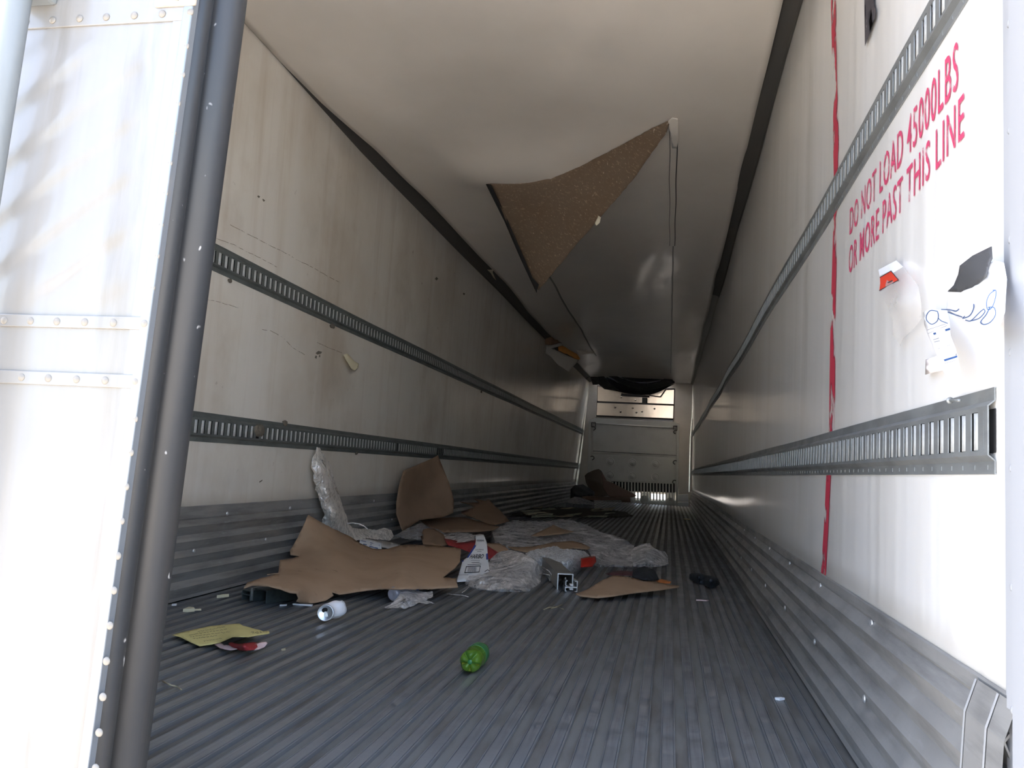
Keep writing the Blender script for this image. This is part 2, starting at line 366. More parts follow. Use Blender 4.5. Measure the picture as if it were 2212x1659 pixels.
rv = lathe('scuff_rivet', [(.009, 0), (.009, .0015), (.006, .004), (0, .005)], 10); rv.materials.append(M['rivet_metal'])
for i in range(22):
    y = 1.93+.613*i
    o = link('rivet', rv, None, sr); o.location = (XR-.006, y, .307); o.rotation_euler = (0, -math.pi/2, 0)
    o = link('rivet', rv, None, sr); o.location = (XR-.021, y-.01, .150); o.rotation_euler = (0, -math.pi/2, 0)
    if y > 2.9:
        o = link('rivet', rv, None, sl_); o.location = (XL+.006, y+.2, .325); o.rotation_euler = (0, math.pi/2, 0)
        o = link('rivet', rv, None, sl_); o.location = (XL+.014, y-.05, .185); o.rotation_euler = (0, math.pi/2, 0)
# threshold joint strips across the right scuff near the door
def end_plate(name, ya, yb, off, m):
    pz = [(XR-.042-off, .0), (XR-.038-off, .07), (XR-.024-off, .292), (XR-.009-off, .338)]
    vs = [(x, y, z) for y in (ya, yb) for x, z in pz]
    o = link(name, mesh(name, vs, [(i, i+1, 5+i, 4+i) for i in range(3)]), m, sr); return o
end_plate('end_plate', 1.165, 1.302, 0, M['scuff'])
for y in (1.222, 1.302): end_plate('joint_strip', y-.0035, y+.0035, .0015, M['joint'])

# ceiling liner, sagging where it tore
def ceil_z(x, y):
    s = .105*math.exp(-((x+1.0)/.55)**2-((y-4.95)/.42)**2)
    s += .022*math.exp(-((x+1.5)/.5)**2-((y-4.2)/.7)**2)
    s += .016*math.exp(-((x+.2)/.35)**2-((y-5.6)/.5)**2)
    s += .014*math.sin(2.1*y+1.9*x)*math.sin(1.7*x+.5) + .012*math.exp(-((x+.55*y-1.5)/.16)**2)*math.exp(-((y-3.6)/1.2)**2) + .014*math.exp(-((x-.35*y+3.0)/.14)**2)*math.exp(-((y-4.2)/.9)**2) + .006*noise.noise(Vector((x*2.3, y*1.6, 0)))
    s += .030*math.exp(-((x+1.75)/.22)**2)*max(0, min(1, (y-3.4)))*math.exp(-((y-5)/3)**2)
    return ZC-.012-s
def ceil_left(y):
    return interp(y, [(1, XL), (3.5, XL), (3.9, -1.885), (4.46, -1.805), (5.3, -1.775), (7.6, -1.735), (11.1, -1.755), (17.3, -1.6)]) + .003*math.sin(3.1*y)*(1 if y > 4 else 0)
vs, fs = [], []; nx, ny = 60, 190
for i in range(ny+1):
    y = 1.2+(Y1-1.2)*(i/ny)**1.25; xl = ceil_left(y)
    for j in range(nx+1):
        x = xl+(.372-xl)*j/nx; vs.append((x, y, ceil_z(x, y)))
for i in range(ny):
    for j in range(nx):
        a = i*(nx+1)+j
        if vs[a][1] > HY0 and HX0 < vs[a][0] < HX1: continue
        fs.append((a, a+1, a+nx+2, a+nx+1))
ce = structure(link('ceiling', mesh('ceiling', vs, fs, True), M['ceiling'])); solid(ce, .006, 1)
link('roof_panel', box_mesh('roof_panel', ((XL-.05, Y0, ZC+.07), (XR+.05, HY0, ZC+.10)), ((XL-.05, HY0, ZC+.07), (HX0, Y1, ZC+.10)), ((HX1, HY0, ZC+.07), (XR+.05, Y1, ZC+.10))), M['trim_dark'], ce)
link('added_light_hatch', box_mesh('added_light_hatch', ((HX0-.03, HY0-.03, 2.765), (HX1+.03, HY1+.03, 2.775))), M['light_hatch'], ce)  # added opening, unseen, brings daylight to the front end
# cove strips where wall and ceiling meet
def cove(name, side, ya, yb, m):
    vs, fs = [], []
    for i in range(41):
        y = ya+(yb-ya)*i/40
        if side > 0: row = [(wall_r(y, 2.47)-.002, y, 2.462), (wall_r(y, 2.47)-.010, y, 2.474), (.368, y, 2.497), (.355, y, 2.512), (XR+.02, y, 2.53)]
        else: row = [(wall_l(y, 2.47)+.001, y, interp(y, [(3.5, 2.482), (4.6, 2.452)])), (wall_l(y, 2.47)+.012, y, interp(y, [(3.5, 2.486), (4.6, 2.464)])), (wall_l(y, 2.47)+.10, y, 2.503), (wall_l(y, 2.5)+.19, y, 2.518), (XL-.02, y, 2.54)]
        vs += row
    for i in range(40):
        for j in range(4):
            a = i*5+j; fs.append((a, a+1, a+6, a+5))
    bm = bmesh.new(); bv = [bm.verts.new(v) for v in vs]
    for f in fs: bm.faces.new([bv[k] for k in f])
    return structure(link(name, bm_mesh(name, bm), m))
cove('trim_2', 1, Y0, 8.6, M['trim_dark']); cove('trim_3', 1, 8.6, Y1, M['trim_grey'])
cove('trim_4', -1, 3.5, Y1, M['trim_dark'])

# rear right post
bm = bmesh.new()
add_box(bm, (XR-.004, 1.04, -.2), (XR+.13, 1.216, 2.75)); add_box(bm, (XR-.012, 1.04, -.2), (XR, 1.192, 2.75)); add_box(bm, (XR-.018, 1.04, -.2), (XR, 1.158, 2.75))
post = structure(link('trim_5', bm_mesh('rear_post', bm), M['post'])); bevel(post, .003)
drv0 = lathe('post_bolt', [(.007, 0), (.0065, .001), (.004, .0022), (0, .0025)], 12); drv0.materials.append(M['post'])
for i in range(-1, 10):
    o = link('bolt_or_dent', drv0, None, post); o.location = (XR-.0125, 1.168, -.002+.1515*i+.03); o.rotation_euler = (0, -math.pi/2, 0); o.scale = (.8, .8, 1)

# ------------------------------------------------------------------ rear door (closed left half)
DX0, DX1, DY = -2.03, -.776, 1.08
vs, fs = [], []; zs = [-.15+i*(2.8/280) for i in range(281)]; xs = [DX0+(DX1-DX0)*i/110 for i in range(111)]
def door_y(x, z):
    d = 0.0
    if .80 < z < 1.245:
        q = (((x-DX1)*.73+(1.25-z)-.02)/.0925) % 1.0   # shallow diagonal creases pressed into the skin
        d += -.0045*(q/.82 if q < .82 else (1-q)/.18)
        d *= min(1, (z-.80)/.05)*min(1, (1.245-z)/.04)*min(1, max(0, (DX1-.03-x)/.05))
    return DY+d
for z in zs:
    for x in xs: vs.append((x, door_y(x, z), z))
for i in range(280):
    for j in range(110):
        a = i*111+j; fs.append((a, a+1, a+112, a+111))
door = structure(link('door_1', mesh('door_1', vs, fs, True), M['door']))
link('door_core', box_mesh('door_core', ((DX0, DY+.006, -.15), (DX1, DY+.12, 2.65))), M['rubber'], door)
# overlapped skin sheets and straps
for nm, za, zb, th in (('skin_lap', 1.256, 1.80, .003), ('strap', .772, .791, .004), ('strap', .684, .704, .0035)):
    o = link(nm, box_mesh(nm, ((DX0, DY-th, za), (DX1-.001, DY+.002, zb))), M['door'], door); bevel(o, .0012)
o = link('skin_lap', box_mesh('skin_lap', ((DX1-.026, DY-.002, -.15), (DX1-.0005, DY+.002, 1.256))), M['door'], door)
o = link('edge_strip', box_mesh('edge_strip', ((DX1-.010, DY-.0045, -.15), (DX1+.006, DY+.012, 2.65))), M['door_metal'], door); bevel(o, .002)
drv = lathe('door_rivet', [(.0062, 0), (.0058, .0011), (.004, .0022), (0, .0027)], 12); drv.materials.append(M['rivet'])
def rivet(x, z, y=DY-.003):
    o = link('rivet', drv, None, door); o.location = (x, y, z); o.rotation_euler = (math.pi/2, 0, 0)
for px in (60, 117, 175, 232, 292, 352, 412):
    p = at(px, 45, 'y', DY); rivet(p.x, 1.268)
for px in (14, 71, 128, 188, 250, 317):
    p = at(px, 686, 'y', DY); rivet(p.x, .781, DY-.0035)
for px in (-10, 49, 107, 168, 230, 296):
    p = at(px, 826, 'y', DY); rivet(p.x, .694, DY-.003)
for cx, cy in [(793, 198), (776, 320), (757, 443), (738, 569), (722, 697), (703, 826), (684, 960), (667, 1093), (648, 1228)]:
    p = at(cx/1.975, cy/1.975, 'y', DY-.002); rivet(p.x, p.z, DY-.002)
for cx, cy in [(575, 168), (557, 312), (538, 457), (518, 603), (503, 752), (486, 900), (469, 1050), (455, 1202), (440, 1355), (424, 1507), (409, 1659)]:
    p = at(cx/1.977, 820+cy/1.977, 'y', DY-.002); rivet(p.x, p.z, DY-.002)
# gasket: two rubber lobes along the free edge
def extrude_z(name, pts, z0, z1, seg=1):
    n = len(pts); vs = [(x, y, z) for z in (z0, z1) for x, y in pts]
    fs = [(i, (i+1) % n, n+(i+1) % n, n+i) for i in range(n)] + [tuple(range(n))[::-1], tuple(range(n, 2*n))]
    bm = bmesh.new(); bv = [bm.verts.new(v) for v in vs]
    for f in fs: bm.faces.new([bv[k] for k in f])
    me = bm_mesh(name, bm); return me
def lobe(cx, cy, rx, ry, n=18):
    return [(cx+rx*math.sin(math.pi*k/n), cy-ry*math.cos(math.pi*k/n)) for k in range(n+1)]
gp = [(DX1-.002, 1.085)] + lobe(DX1+.002, 1.107, .013, .0175) + lobe(DX1+.002, 1.162, .034, .035) + [(DX1-.002, 1.2)]
g = link('gasket', extrude_z('gasket', gp, -.15, 2.65), M['rubber'], door)
for p in g.data.polygons: p.use_smooth = len(p.vertices) == 4
# locking rod with its guide brackets
rp = at(34, 30, 'y', 1.035)
o = link('lock_rod', lathe('lock_rod', [(.0195, -.15), (.0195, 2.6)], 24), M['rod'], door); o.location = (rp.x, rp.y, 0)
a_, b_ = at(-10, 20, 'y', 1.02), at(80, 20, 'y', 1.02)
o = link('rod_bracket', box_mesh('rod_bracket', ((rp.x-.034, 1.005, 1.292), (rp.x+.034, 1.079, 1.42))), M['rod'], door); bevel(o, .006)
for s in (-1, 1):
    o = link('bracket_bolt', drv, None, door); o.location = (rp.x+s*.045, DY-.004, 1.33); o.rotation_euler = (math.pi/2, 0, 0); o.scale = (1.4, 1.4, 2)
bm = bmesh.new()
q0, q1 = at(334, 20, 'y', DY-.004), at(424, 8, 'y', DY-.004)
add_box(bm, (q0.x, DY-.008, 1.278), (q1.x, DY-.001, 1.45)); 
o = link('hinge_plate', bm_mesh('hinge_plate', bm), M['rust'], door); bevel(o, .003)
bm = bmesh.new(); qx = at(368, 5, 'y', DY-.01).x
vv = [bm.verts.new(v) for v in ((qx-.022, DY-.03, 1.45), (qx+.02, DY-.03, 1.45), (qx+.012, DY-.022, 1.285), (qx-.012, DY-.012, 1.295), (qx-.022, DY-.008, 1.45), (qx+.02, DY-.008, 1.45), (qx+.012, DY-.008, 1.285), (qx-.012, DY-.008, 1.295))]
for f in ((0, 1, 2, 3), (4, 7, 6, 5), (0, 3, 7, 4), (1, 5, 6, 2), (3, 2, 6, 7), (0, 4, 5, 1)): bm.faces.new([vv[i] for i in f])
link('latch_tongue', bm_mesh('latch_tongue', bm), M['rod'], door)

for o in [door]+list(door.children):          # the door leans with the twisted body
    if o.name.split('.')[0] in ('rivet', 'bracket_bolt'): continue
    if o.name.startswith('lock_rod'):
        o.data.transform(Matrix.Translation(o.location)); o.location = (0, 0, 0)
    for v in o.data.vertices: v.co.x += .040*(v.co.z-(1.28 if o.name.split('.')[0] in ('lock_rod', 'rod_bracket', 'hinge_plate', 'latch_tongue') else .66))

# ------------------------------------------------------------------ front bulkhead
FY = 17.10
def slab(name, poly, m, parent=None, y=FY, th=.02, conv=c5, bev=0):
    pts = [at(*(conv(v) if conv else v), 'y', y) for v in poly]
    n = len(pts); vs = pts + [Vector((p.x, p.y+th, p.z)) for p in pts]
    bm = bmesh.new(); bv = [bm.verts.new(v) for v in vs]
    bm.faces.new(bv[:n]); bm.faces.new(bv[n:][::-1])
    for i in range(n): bm.faces.new([bv[i], bv[(i+1) % n], bv[n+(i+1) % n], bv[n+i]])
    o = link(name, bm_mesh(name, bm), m, parent)
    if bev: bevel(o, bev)
    return o
h0, h1 = at(*c5((1040, 1400)), 'y', FY), at(*c5((1462, 1478)), 'y', FY)
hx0, hx1, hz0, hz1 = h0.x, h1.x, h1.z, h0.z
wf = structure(link('wall_front', box_mesh('wall_front', ((XL-.1, Y1, hz1), (XR+.1, Y1+.06, 2.72)), ((XL-.1, Y1, -.2), (XR+.1, Y1+.06, hz0)),
    ((XL-.1, Y1, hz0), (hx0, Y1+.06, hz1)), ((hx1, Y1, hz0), (XR+.1, Y1+.06, hz1))), M['column']))
slab('corner_strip', [(572, 285), (606, 290), (600, 450), (565, 750), (525, 1100), (492, 1340), (472, 1340), (545, 850), (556, 740), (590, 440), (574, 400)], M['bright_metal'], wf, 17.09, .02)
slab('corner_strip', [(1640, 330), (1656, 330), (1641, 600), (1622, 860), (1612, 1395), (1600, 1395), (1614, 860), (1634, 600)], M['bright_metal'], wf, 17.05, .02)
slab('side_column', [(1472, 320), (1641, 320), (1630, 850), (1602, 1400), (1500, 1420), (1510, 722), (1462, 700)], M['column'], wf, 17.10, .04, bev=.006)
slab('side_column', [(612, 300), (690, 340), (680, 650), (610, 680), (590, 1500), (500, 1400), (530, 1100), (572, 750)], M['column'], wf, 17.10, .04, bev=.006)
slab('foot_block', [(1497, 1422), (1598, 1416), (1600, 1490), (1495, 1492)], M['white_block'], wf, 17.05, .06, bev=.006)
slab('foot_block', [(1495, 1496), (1600, 1494), (1602, 1540), (1490, 1546)], M['white_block'], wf, 17.04, .06, bev=.006)
slab('panel_backing', [(690, 335), (1466, 365), (1450, 700), (676, 665)], M['bulkhead_line'], wf, 17.135, .01)
def tilt(o, deg):
    # lean the polished sheet a little forward about its lower edge
    zmin = min(v.co.z for v in o.data.vertices)
    for v in o.data.vertices: v.co.y -= (v.co.z-zmin)*math.tan(math.radians(deg))
    return o
s1 = tilt(slab('steel_panel', [(697, 342), (1456, 374), (1452, 520), (694, 490)], M['steel'], wf, 17.125, .008), 4.5)
s2 = tilt(slab('steel_panel', [(692, 508), (1450, 538), (1446, 662), (686, 630)], M['steel'], wf, 17.125, .008), 4.0)
tilt(slab('steel_lip', [(683, 646), (1446, 680), (1446, 690), (683, 657)], M['steel'], wf, 17.10, .008), 8)
dm = lathe('dent', [(.020, 0), (.016, .004), (.008, .007), (0, .008)], 12); dm.materials.append(M['steel'])
for v in [(870, 553), (922, 598), (1045, 560), (1082, 604), (1138, 594), (1262, 566), (1072, 482), (930, 452)]:
    o = link('bolt_or_dent', dm, None, wf); o.location = at(*c5(v), 'y', 17.095); o.rotation_euler = (math.pi/2, 0, 0)  # domed bumps shaped for the highlights on dents in the sheet
bk = slab('lower_bulkhead', [(608, 682), (680, 658), (1450, 694), (1508, 727), (1492, 1400), (1038, 1385), (596, 1370)], M['bulkhead'], wf, 17.08, .05, bev=.008)
slab('bulkhead_panel', [(650, 712), (1480, 748), (1472, 1030), (646, 1000)], M['bulkhead'], wf, 17.066, .02, bev=.006)
slab('bulkhead_panel', [(646, 1020), (1468, 1052), (1462, 1305), (632, 1275)], M['bulkhead'], wf, 17.066, .02, bev=.006)
slab('bulkhead_foot', [(596, 1370), (838, 1380), (838, 1470), (1490, 1480), (1490, 1545), (590, 1502)], M['bulkhead'], wf, 17.075, .05, bev=.006)
slab('bulkhead_rim', [(604, 690), (630, 690), (616, 1500), (590, 1498)], M['bulkhead'], wf, 17.05, .03, bev=.006)
slab('bulkhead_rim', [(1482, 730), (1508, 730), (1494, 1545), (1474, 1543)], M['bulkhead'], wf, 17.05, .03, bev=.006)
for k, (ya, yb) in enumerate(((735, 775), (1010, 1040))):
    slab('bulkhead_seam', [(650, ya-25), (1478, yb-25+14), (1478, yb-21+14), (650, ya-21)], M['bulkhead_line'], wf, 17.062, .006)
for pts in ([(632, 700), (676, 700), (676, 745), (670, 745), (670, 707), (640, 707), (640, 745), (632, 745)],
            [(1448, 735), (1490, 735), (1490, 780), (1484, 780), (1484, 742), (1454, 742), (1454, 775), (1448, 775)]):
    slab('corner_clip', pts, M['bulkhead_line'], wf, 17.045, .02)
ring = []
for k in range(25):
    a = math.pi*.5+math.pi*1.25*k/24; ring.append((math.cos(a), math.sin(a)))
for cx, cy, s in ((652, 762, 1), (1472, 798, -1), (640, 1056, 1), (1468, 1100, -1), (1462, 1296, -1)):
    pts = [at(*c5((cx-s*20*a, cy+18*b)), 'y', 17.045) for a, b in ring]
    link('hook_clip', tube('hook_clip', pts, .009, 6), M['bulkhead_line'], wf)
kn = lathe('knob', [(.088, 0), (.084, .008), (.074, .009), (.068, .001), (.062, .001), (.058, .011), (.046, .014), (.020, .014), (.018, .017), (0, .017)], 24)
kn.materials.append(M['bulkhead'])
for v in [(820, 1095), (1042, 1108), (1272, 1117), (817, 1228), (1042, 1240), (1270, 1250)]:
    o = link('knob', kn, None, wf); o.location = at(*c5(v), 'y', 17.066); o.rotation_euler = (math.pi/2, 0, 0)
# vent slots: shade inside the upper part is a black sheet, daylight through the lower part of some slots
slab('vent_shade', [(835, 1290), (1462, 1316), (1462, 1402), (835, 1384)], M['dark_gap'], wf, 17.058, .01, conv=c5)
op = {7, 8, 12, 13, 14, 15, 16}
for k in range(20):
    x = 838+31.3*k; t = 1294+.9*k
    slab('vent_bar', [(x, t), (x+15, t), (x+15, 1484), (x, 1482)], M['bulkhead'], wf, 17.035, .03, bev=.003)
    if k not in op:
        slab('vent_blank', [(x+14, 1398), (x+32.5, 1398), (x+32.5, 1484), (x+14, 1484)], M['bulkhead'], wf, 17.075, .012)
link('disc_cap', lathe('disc_cap', [(.09, 0), (.088, .004), (.078, .006), (.074, .003), (0, .004)], 24), M['bulkhead'], wf).matrix_world = Matrix.Translation(at(*c5((1418, 1490)), 'y', 17.062)) @ Matrix.Rotation(math.pi/2, 4, 'X')
link('disc_cap', lathe('disc_cap', [(.09, 0), (.088, .004), (.078, .006), (.074, .003), (0, .004)], 24), M['bulkhead'], wf).matrix_world = Matrix.Translation(at(*c5((1160, 1470)), 'y', 17.062)) @ Matrix.Rotation(math.pi/2, 4, 'X')

# ------------------------------------------------------------------ sheets: real surfaces through measured points
def rbf(ctrl):
    P = np.array([(a/500., b/500.) for a, b, _ in ctrl]); v = np.array([1./c for _, _, c in ctrl]); n = len(P)
    d = np.hypot(P[:, None, 0]-P[None, :, 0], P[:, None, 1]-P[None, :, 1])
    K = np.where(d > 1e-9, d*d*np.log(d+1e-12), 0)+np.eye(n)*1e-6
    Q = np.c_[np.ones(n), P]; A = np.block([[K, Q], [Q.T, np.zeros((3, 3))]])
    w = np.linalg.lstsq(A, np.r_[v, 0, 0, 0], rcond=None)[0]
    def f(px, py):
        x = np.array([px/500., py/500.]); dd = np.hypot(P[:, 0]-x[0], P[:, 1]-x[1])
        k = np.where(dd > 1e-9, dd*dd*np.log(dd+1e-12), 0)
        return 1./float(k@w[:n]+w[n]+w[n+1]*x[0]+w[n+2]*x[1])
    return f
def inside(p, poly):
    c = False; j = len(poly)-1
    for i in range(len(poly)):
        if (poly[i][1] > p[1]) != (poly[j][1] > p[1]) and p[0] < (poly[j][0]-poly[i][0])*(p[1]-poly[i][1])/(poly[j][1]-poly[i][1])+poly[i][0]: c = not c
        j = i
    return c
def sheet(name, outline, ctrl, m, parent=None, conv=None, step=6, crumple=0, cscale=8, th=.003, skirt=False, fray=0, smooth=None, zmin=.004, ridged=False, seed=0, stretch=None):
    """outline: pixel polygon; ctrl: (px,py,(axis,value)) depth controls. Returns object with .depth function"""
    cv = conv if conv else (lambda v: v)
    rnd = random.Random(seed+hash(name) % 7 if False else seed+11)
    out = [cv(v) for v in outline]
    cs = [(*cv((a, b)), s) for a, b, s in ctrl]
    f = rbf([(a, b, tt(a, b, s)) for a, b, s in cs])
    ring = []
    n = len(out)
    for i in range(n):
        a, b = out[i], out[(i+1) % n]; L = math.hypot(b[0]-a[0], b[1]-a[1]); k = max(1, int(L/step))
        for q in range(k):
            t = q/k; x, y = a[0]+(b[0]-a[0])*t, a[1]+(b[1]-a[1])*t
            if fray and q: x += rnd.uniform(-fray, fray); y += rnd.uniform(-fray, fray)
            ring.append((x, y))
    pts = list(ring); x0, x1 = min(p[0] for p in ring), max(p[0] for p in ring); y0, y1 = min(p[1] for p in ring), max(p[1] for p in ring)
    gy = y0; row = 0
    while gy < y1:
        gx = x0+(row % 2)*step*.5
        while gx < x1:
            q = (gx+rnd.uniform(-.2, .2)*step, gy+rnd.uniform(-.2, .2)*step)
            if inside(q, ring) and min((q[0]-r[0])**2+(q[1]-r[1])**2 for r in ring) > (.45*step)**2: pts.append(q)
            gx += step
        gy += step*.87; row += 1
    nr_ = len(ring)
    V, E_, F_, ov, _, _ = delaunay_2d_cdt([Vector(p) for p in pts], [(i, (i+1) % nr_) for i in range(nr_)], [], 1, 1e-5)
    vs = []
    for p in V:
        d = ray(p.x, p.y); t = f(p.x, p.y); w = CAM+d*t
        if crumple:
            q = w*cscale
            if stretch: q = Vector((q.x*stretch[0], q.y*stretch[1], q.z*stretch[2]))
            q = q+Vector((seed*5.3, 0, 0))
            if ridged:        # creased: sharp folds between flat facets
                q = q+Vector((noise.noise(q*.7), noise.noise(q*.7+Vector((9, 0, 0))), 0))*.5
                d1 = noise.voronoi(q)[0]; d2 = noise.voronoi(q*2.3)[0]
                h = 1.6*(d1[1]-d1[0])-.6+.7*(d2[1]-d2[0])+.5*noise.noise(q*4)
            else: h = noise.noise(q)+.5*noise.noise(q*2.1)
            w = w+d.normalized()*(-h*crumple)+Vector((0, 0, 1))*(.3*abs(h)*crumple)
        if w.z < zmin: w.z = zmin+(.001*abs(noise.noise(w*30)))
        vs.append(w)
    fs = [tuple(f_) for f_ in F_]
    if skirt:
        base = len(vs); own = [i for i, o in enumerate(ov) if len(o) and min(o) < nr_]
        order = sorted(own, key=lambda i: min(ov[i]))
        sk = []
        for i in order:
            w = vs[i]; h = max(0, w.z-zmin); d = ray(V[i].x, V[i].y).normalized(); d.z = 0
            sk.append(len(vs)); vs.append(Vector((w.x, w.y, 0))+d*(h*.55+.004)+Vector((0, 0, zmin)))
        for k in range(len(order)):
            j = (k+1) % len(order); fs.append((order[k], sk[k], sk[j], order[j]))
    bm = bmesh.new(); bv = [bm.verts.new(v) for v in vs]
    for q in fs:
        try: bm.faces.new([bv[i] for i in q])
        except ValueError: pass
    bmesh.ops.recalc_face_normals(bm, faces=bm.faces)
    org = sum(vs, Vector())/len(vs); org.z = min(v.z for v in vs)
    if parent is None: bmesh.ops.translate(bm, verts=bm.verts, vec=-org)
    me = bpy.data.meshes.new(name); bm.to_mesh(me); bm.free()
    for p in me.polygons: p.use_smooth = (not ridged) if smooth is None else smooth
    o = link(name, me, m, parent)
    if parent is None: o.location = org
    if th: solid(o, th, -1 if skirt else 0)
    FUN[o.name] = f
    return o
FUN = {}
def rel(o, parent):
    """parent keeping world position (parents here only have translation)"""
    o.parent = parent; o.location = o.location-parent.location; return o
def on_sheet(name, polys, f, m, parent, lift=.004, conv=None):
    """flat print: polygons in pixels laid on a sheet's surface"""
    vs, fs = [], []
    for poly in polys:
        q = [conv(v) if conv else v for v in poly]; b = len(vs)
        for p in q:
            t = f(*p); d = ray(*p); vs.append(CAM+d*t-d.normalized()*lift-parent.location)
        fs.append(tuple(range(b, b+len(q))))
    return link(name, mesh(name, vs, fs), m, parent)
def text_mesh(body, bold=0.0, space=1.0):
    c = bpy.data.curves.new('txt', 'FONT'); c.body = body; c.resolution_u = 3; c.offset = bold; c.space_character = space
    o = bpy.data.objects.new('txt', c); COL.objects.link(o)
    bpy.context.view_layer.update(); dg = bpy.context.evaluated_depsgraph_get()
    me = bpy.data.meshes.new_from_object(o.evaluated_get(dg)); bpy.data.objects.remove(o); bpy.data.curves.remove(c)
    xs = [v.co.x for v in me.vertices]; ys = [v.co.y for v in me.vertices]
    x0, x1, y0, y1 = min(xs), max(xs), min(ys), max(ys)
    for v in me.vertices: v.co = ((v.co.x-x0)/(x1-x0), (v.co.y-y0)/(y1-y0), 0)
    return me
def text_quad(name, body, quad, f, m, parent, lift=.004, bold=.0, conv=None):
    """quad: bottom-left, bottom-right, top-right, top-left in pixels"""
    me = text_mesh(body, bold); q = [conv(v) if conv else v for v in quad]
    for v in me.vertices:
        u, w = v.co.x, v.co.y
        px = (1-u)*(1-w)*q[0][0]+u*(1-w)*q[1][0]+u*w*q[2][0]+(1-u)*w*q[3][0]
        py = (1-u)*(1-w)*q[0][1]+u*(1-w)*q[1][1]+u*w*q[2][1]+(1-u)*w*q[3][1]
        d = ray(px, py); v.co = CAM+d*f(px, py)-d.normalized()*lift-parent.location
    return link(name, me, m, parent)
def stroke(pts, w, conv=None, smooth=False):
    """a pen line as quads, in pixels"""
    q = [conv(v) if conv else v for v in pts]; out = []
    if smooth and len(q) > 2:
        P = [q[0]]+q+[q[-1]]; r = []
        for i in range(1, len(P)-2):
            for k in range(6):
                t = k/6; r.append(tuple(.5*(2*P[i][j]+(P[i+1][j]-P[i-1][j])*t+(2*P[i-1][j]-5*P[i][j]+4*P[i+1][j]-P[i+2][j])*t*t+(3*P[i][j]-P[i-1][j]-3*P[i+1][j]+P[i+2][j])*t**3) for j in (0, 1)))
        q = r+[q[-1]]
    for a, b in zip(q, q[1:]):
        dx, dy = b[0]-a[0], b[1]-a[1]; L = math.hypot(dx, dy) or 1; nx_, ny_ = -dy/L*w/2, dx/L*w/2; ex, ey = dx/L*w*.3, dy/L*w*.3
        out.append([(a[0]+nx_-ex, a[1]+ny_-ey), (a[0]-nx_-ex, a[1]-ny_-ey), (b[0]-nx_+ex, b[1]-ny_+ey), (b[0]+nx_+ex, b[1]+ny_+ey)])
    return out

# ------------------------------------------------------------------ slotted cargo rails
BAR_H = .054
bar_prof = [(.0138*math.cos(math.pi*k/8), .0085*math.sin(math.pi*k/8)) for k in range(9)]
def bar_verts(z0, z1): return [(x, o, z) for z in (z0, z1) for x, o in bar_prof]
vs = [(o, -x, z) for x, o, z in bar_verts(0, BAR_H)]; k9 = 9
fs = [(i, i+1, k9+i+1, k9+i) for i in range(8)] + [tuple(range(9))[::-1], tuple(range(9, 18))]
bar_me = mesh('slot_bar', vs, fs, True); bar_me.materials.append(M['slot_bar'])
def rail(label, side, fx, z0, h, ystart, phase, n_ind, skip=(), near=1.25):
    t = thing('cargo_rail', label, 'rail', (0, ystart, z0), 'slotted rails along the trailer walls')
    s = h/.122
    X = lambda y, o, z: (fx(y, z)-side*o)
    zo = [(0, .003), (.018, .003), (.026, .012), (.033, .012)]
    zt = [(.089, .012), (.096, .012), (.104, .003), (.122, .003)]
    vs, fs = [], []
    P = .0508; y0 = phase-math.floor((phase-ystart)/P)*P
    ncell = int((Y1-.12-y0)/P)
    def strip(prof, ys):
        b = len(vs); k = len(prof)
        for y in ys:
            for z, o in prof: vs.append((X(y, o, z0+z*s), y-ystart, z*s))
        for i in range(len(ys)-1):
            for j in range(k-1):
                q = (b+i*k+j, b+(i+1)*k+j, b+(i+1)*k+j+1, b+i*k+j+1); fs.append(q if side < 0 else q[::-1])
    ys = [ystart+(Y1-.06-ystart)*i/90 for i in range(91)]
    strip([(-.0005, -.001)]+zo, ys); strip(zt+[(.1225, -.001)], ys)
    for i in range(ncell+1):
        yc = y0+i*P-P/2
        if yc-.0105 < ystart: continue
        strip([(.033, .012), (.089, .012)], [yc-.0105, yc+.0105])
        if yc < 5 and i % 1 == 0:      # little pressed ticks along the flanges
            strip([(.006, .0036), (.013, .0036)], [yc-.0014, yc+.0014])
    strip([(.033, .012), (.089, .012)], [ystart, ystart+.012])
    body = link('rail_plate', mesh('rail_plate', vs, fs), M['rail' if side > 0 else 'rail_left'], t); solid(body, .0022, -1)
    vs, fs = [], []
    strip([(.030, .0012), (.092, .0012)], ys); link('slot_shade', mesh('slot_shade', vs, fs), M['dark_gap'], t)  # black sheet puts the shade behind the slots
    first = 0 if side > 0 else int((near-y0)/P)+1
    bm = bmesh.new(); cnt = 0
    for i in range(0, ncell):
        y = y0+i*P
        if i in skip: continue
        if y < ystart+.03: continue
        bx = fx(y, z0+.06)-side*.003
        zb = .034*s
        if first <= i < first+n_ind:
            o = link('slot_bar', bar_me, None, t); o.location = (bx, y-ystart, zb)
            o.scale = (-side, 1, s); cnt += 1
        else:
            vv = [bm.verts.new((bx-side*ox, y-ystart+yy, zb+z*s)) for (ox, yy, z) in [(a, b, c) for a, b, c in bar_me_pts]]
            for f in bar_faces: bm.faces.new([vv[q] for q in f])
    if len(bm.verts):
        o = link('far_slot_bars', bm_mesh('far_slot_bars', bm), M['slot_bar'], t); o['kind'] = 'stuff'
    else: bm.free()
    return t, y0
bar_me_pts = [(.0, -.0135, 0), (.007, -.006, 0), (.0085, 0, 0), (.007, .006, 0), (0, .0135, 0), (.0, -.0135, BAR_H), (.007, -.006, BAR_H), (.0085, 0, BAR_H), (.007, .006, BAR_H), (0, .0135, BAR_H)]
bar_faces = [(i, i+1, 6+i, 5+i) for i in range(4)]
rlr, _ = rail('lower galvanised slotted rail along the right wall, its cut end nearest the doorway', 1, wall_r, .627, .122, 1.252, 1.3026, 62)
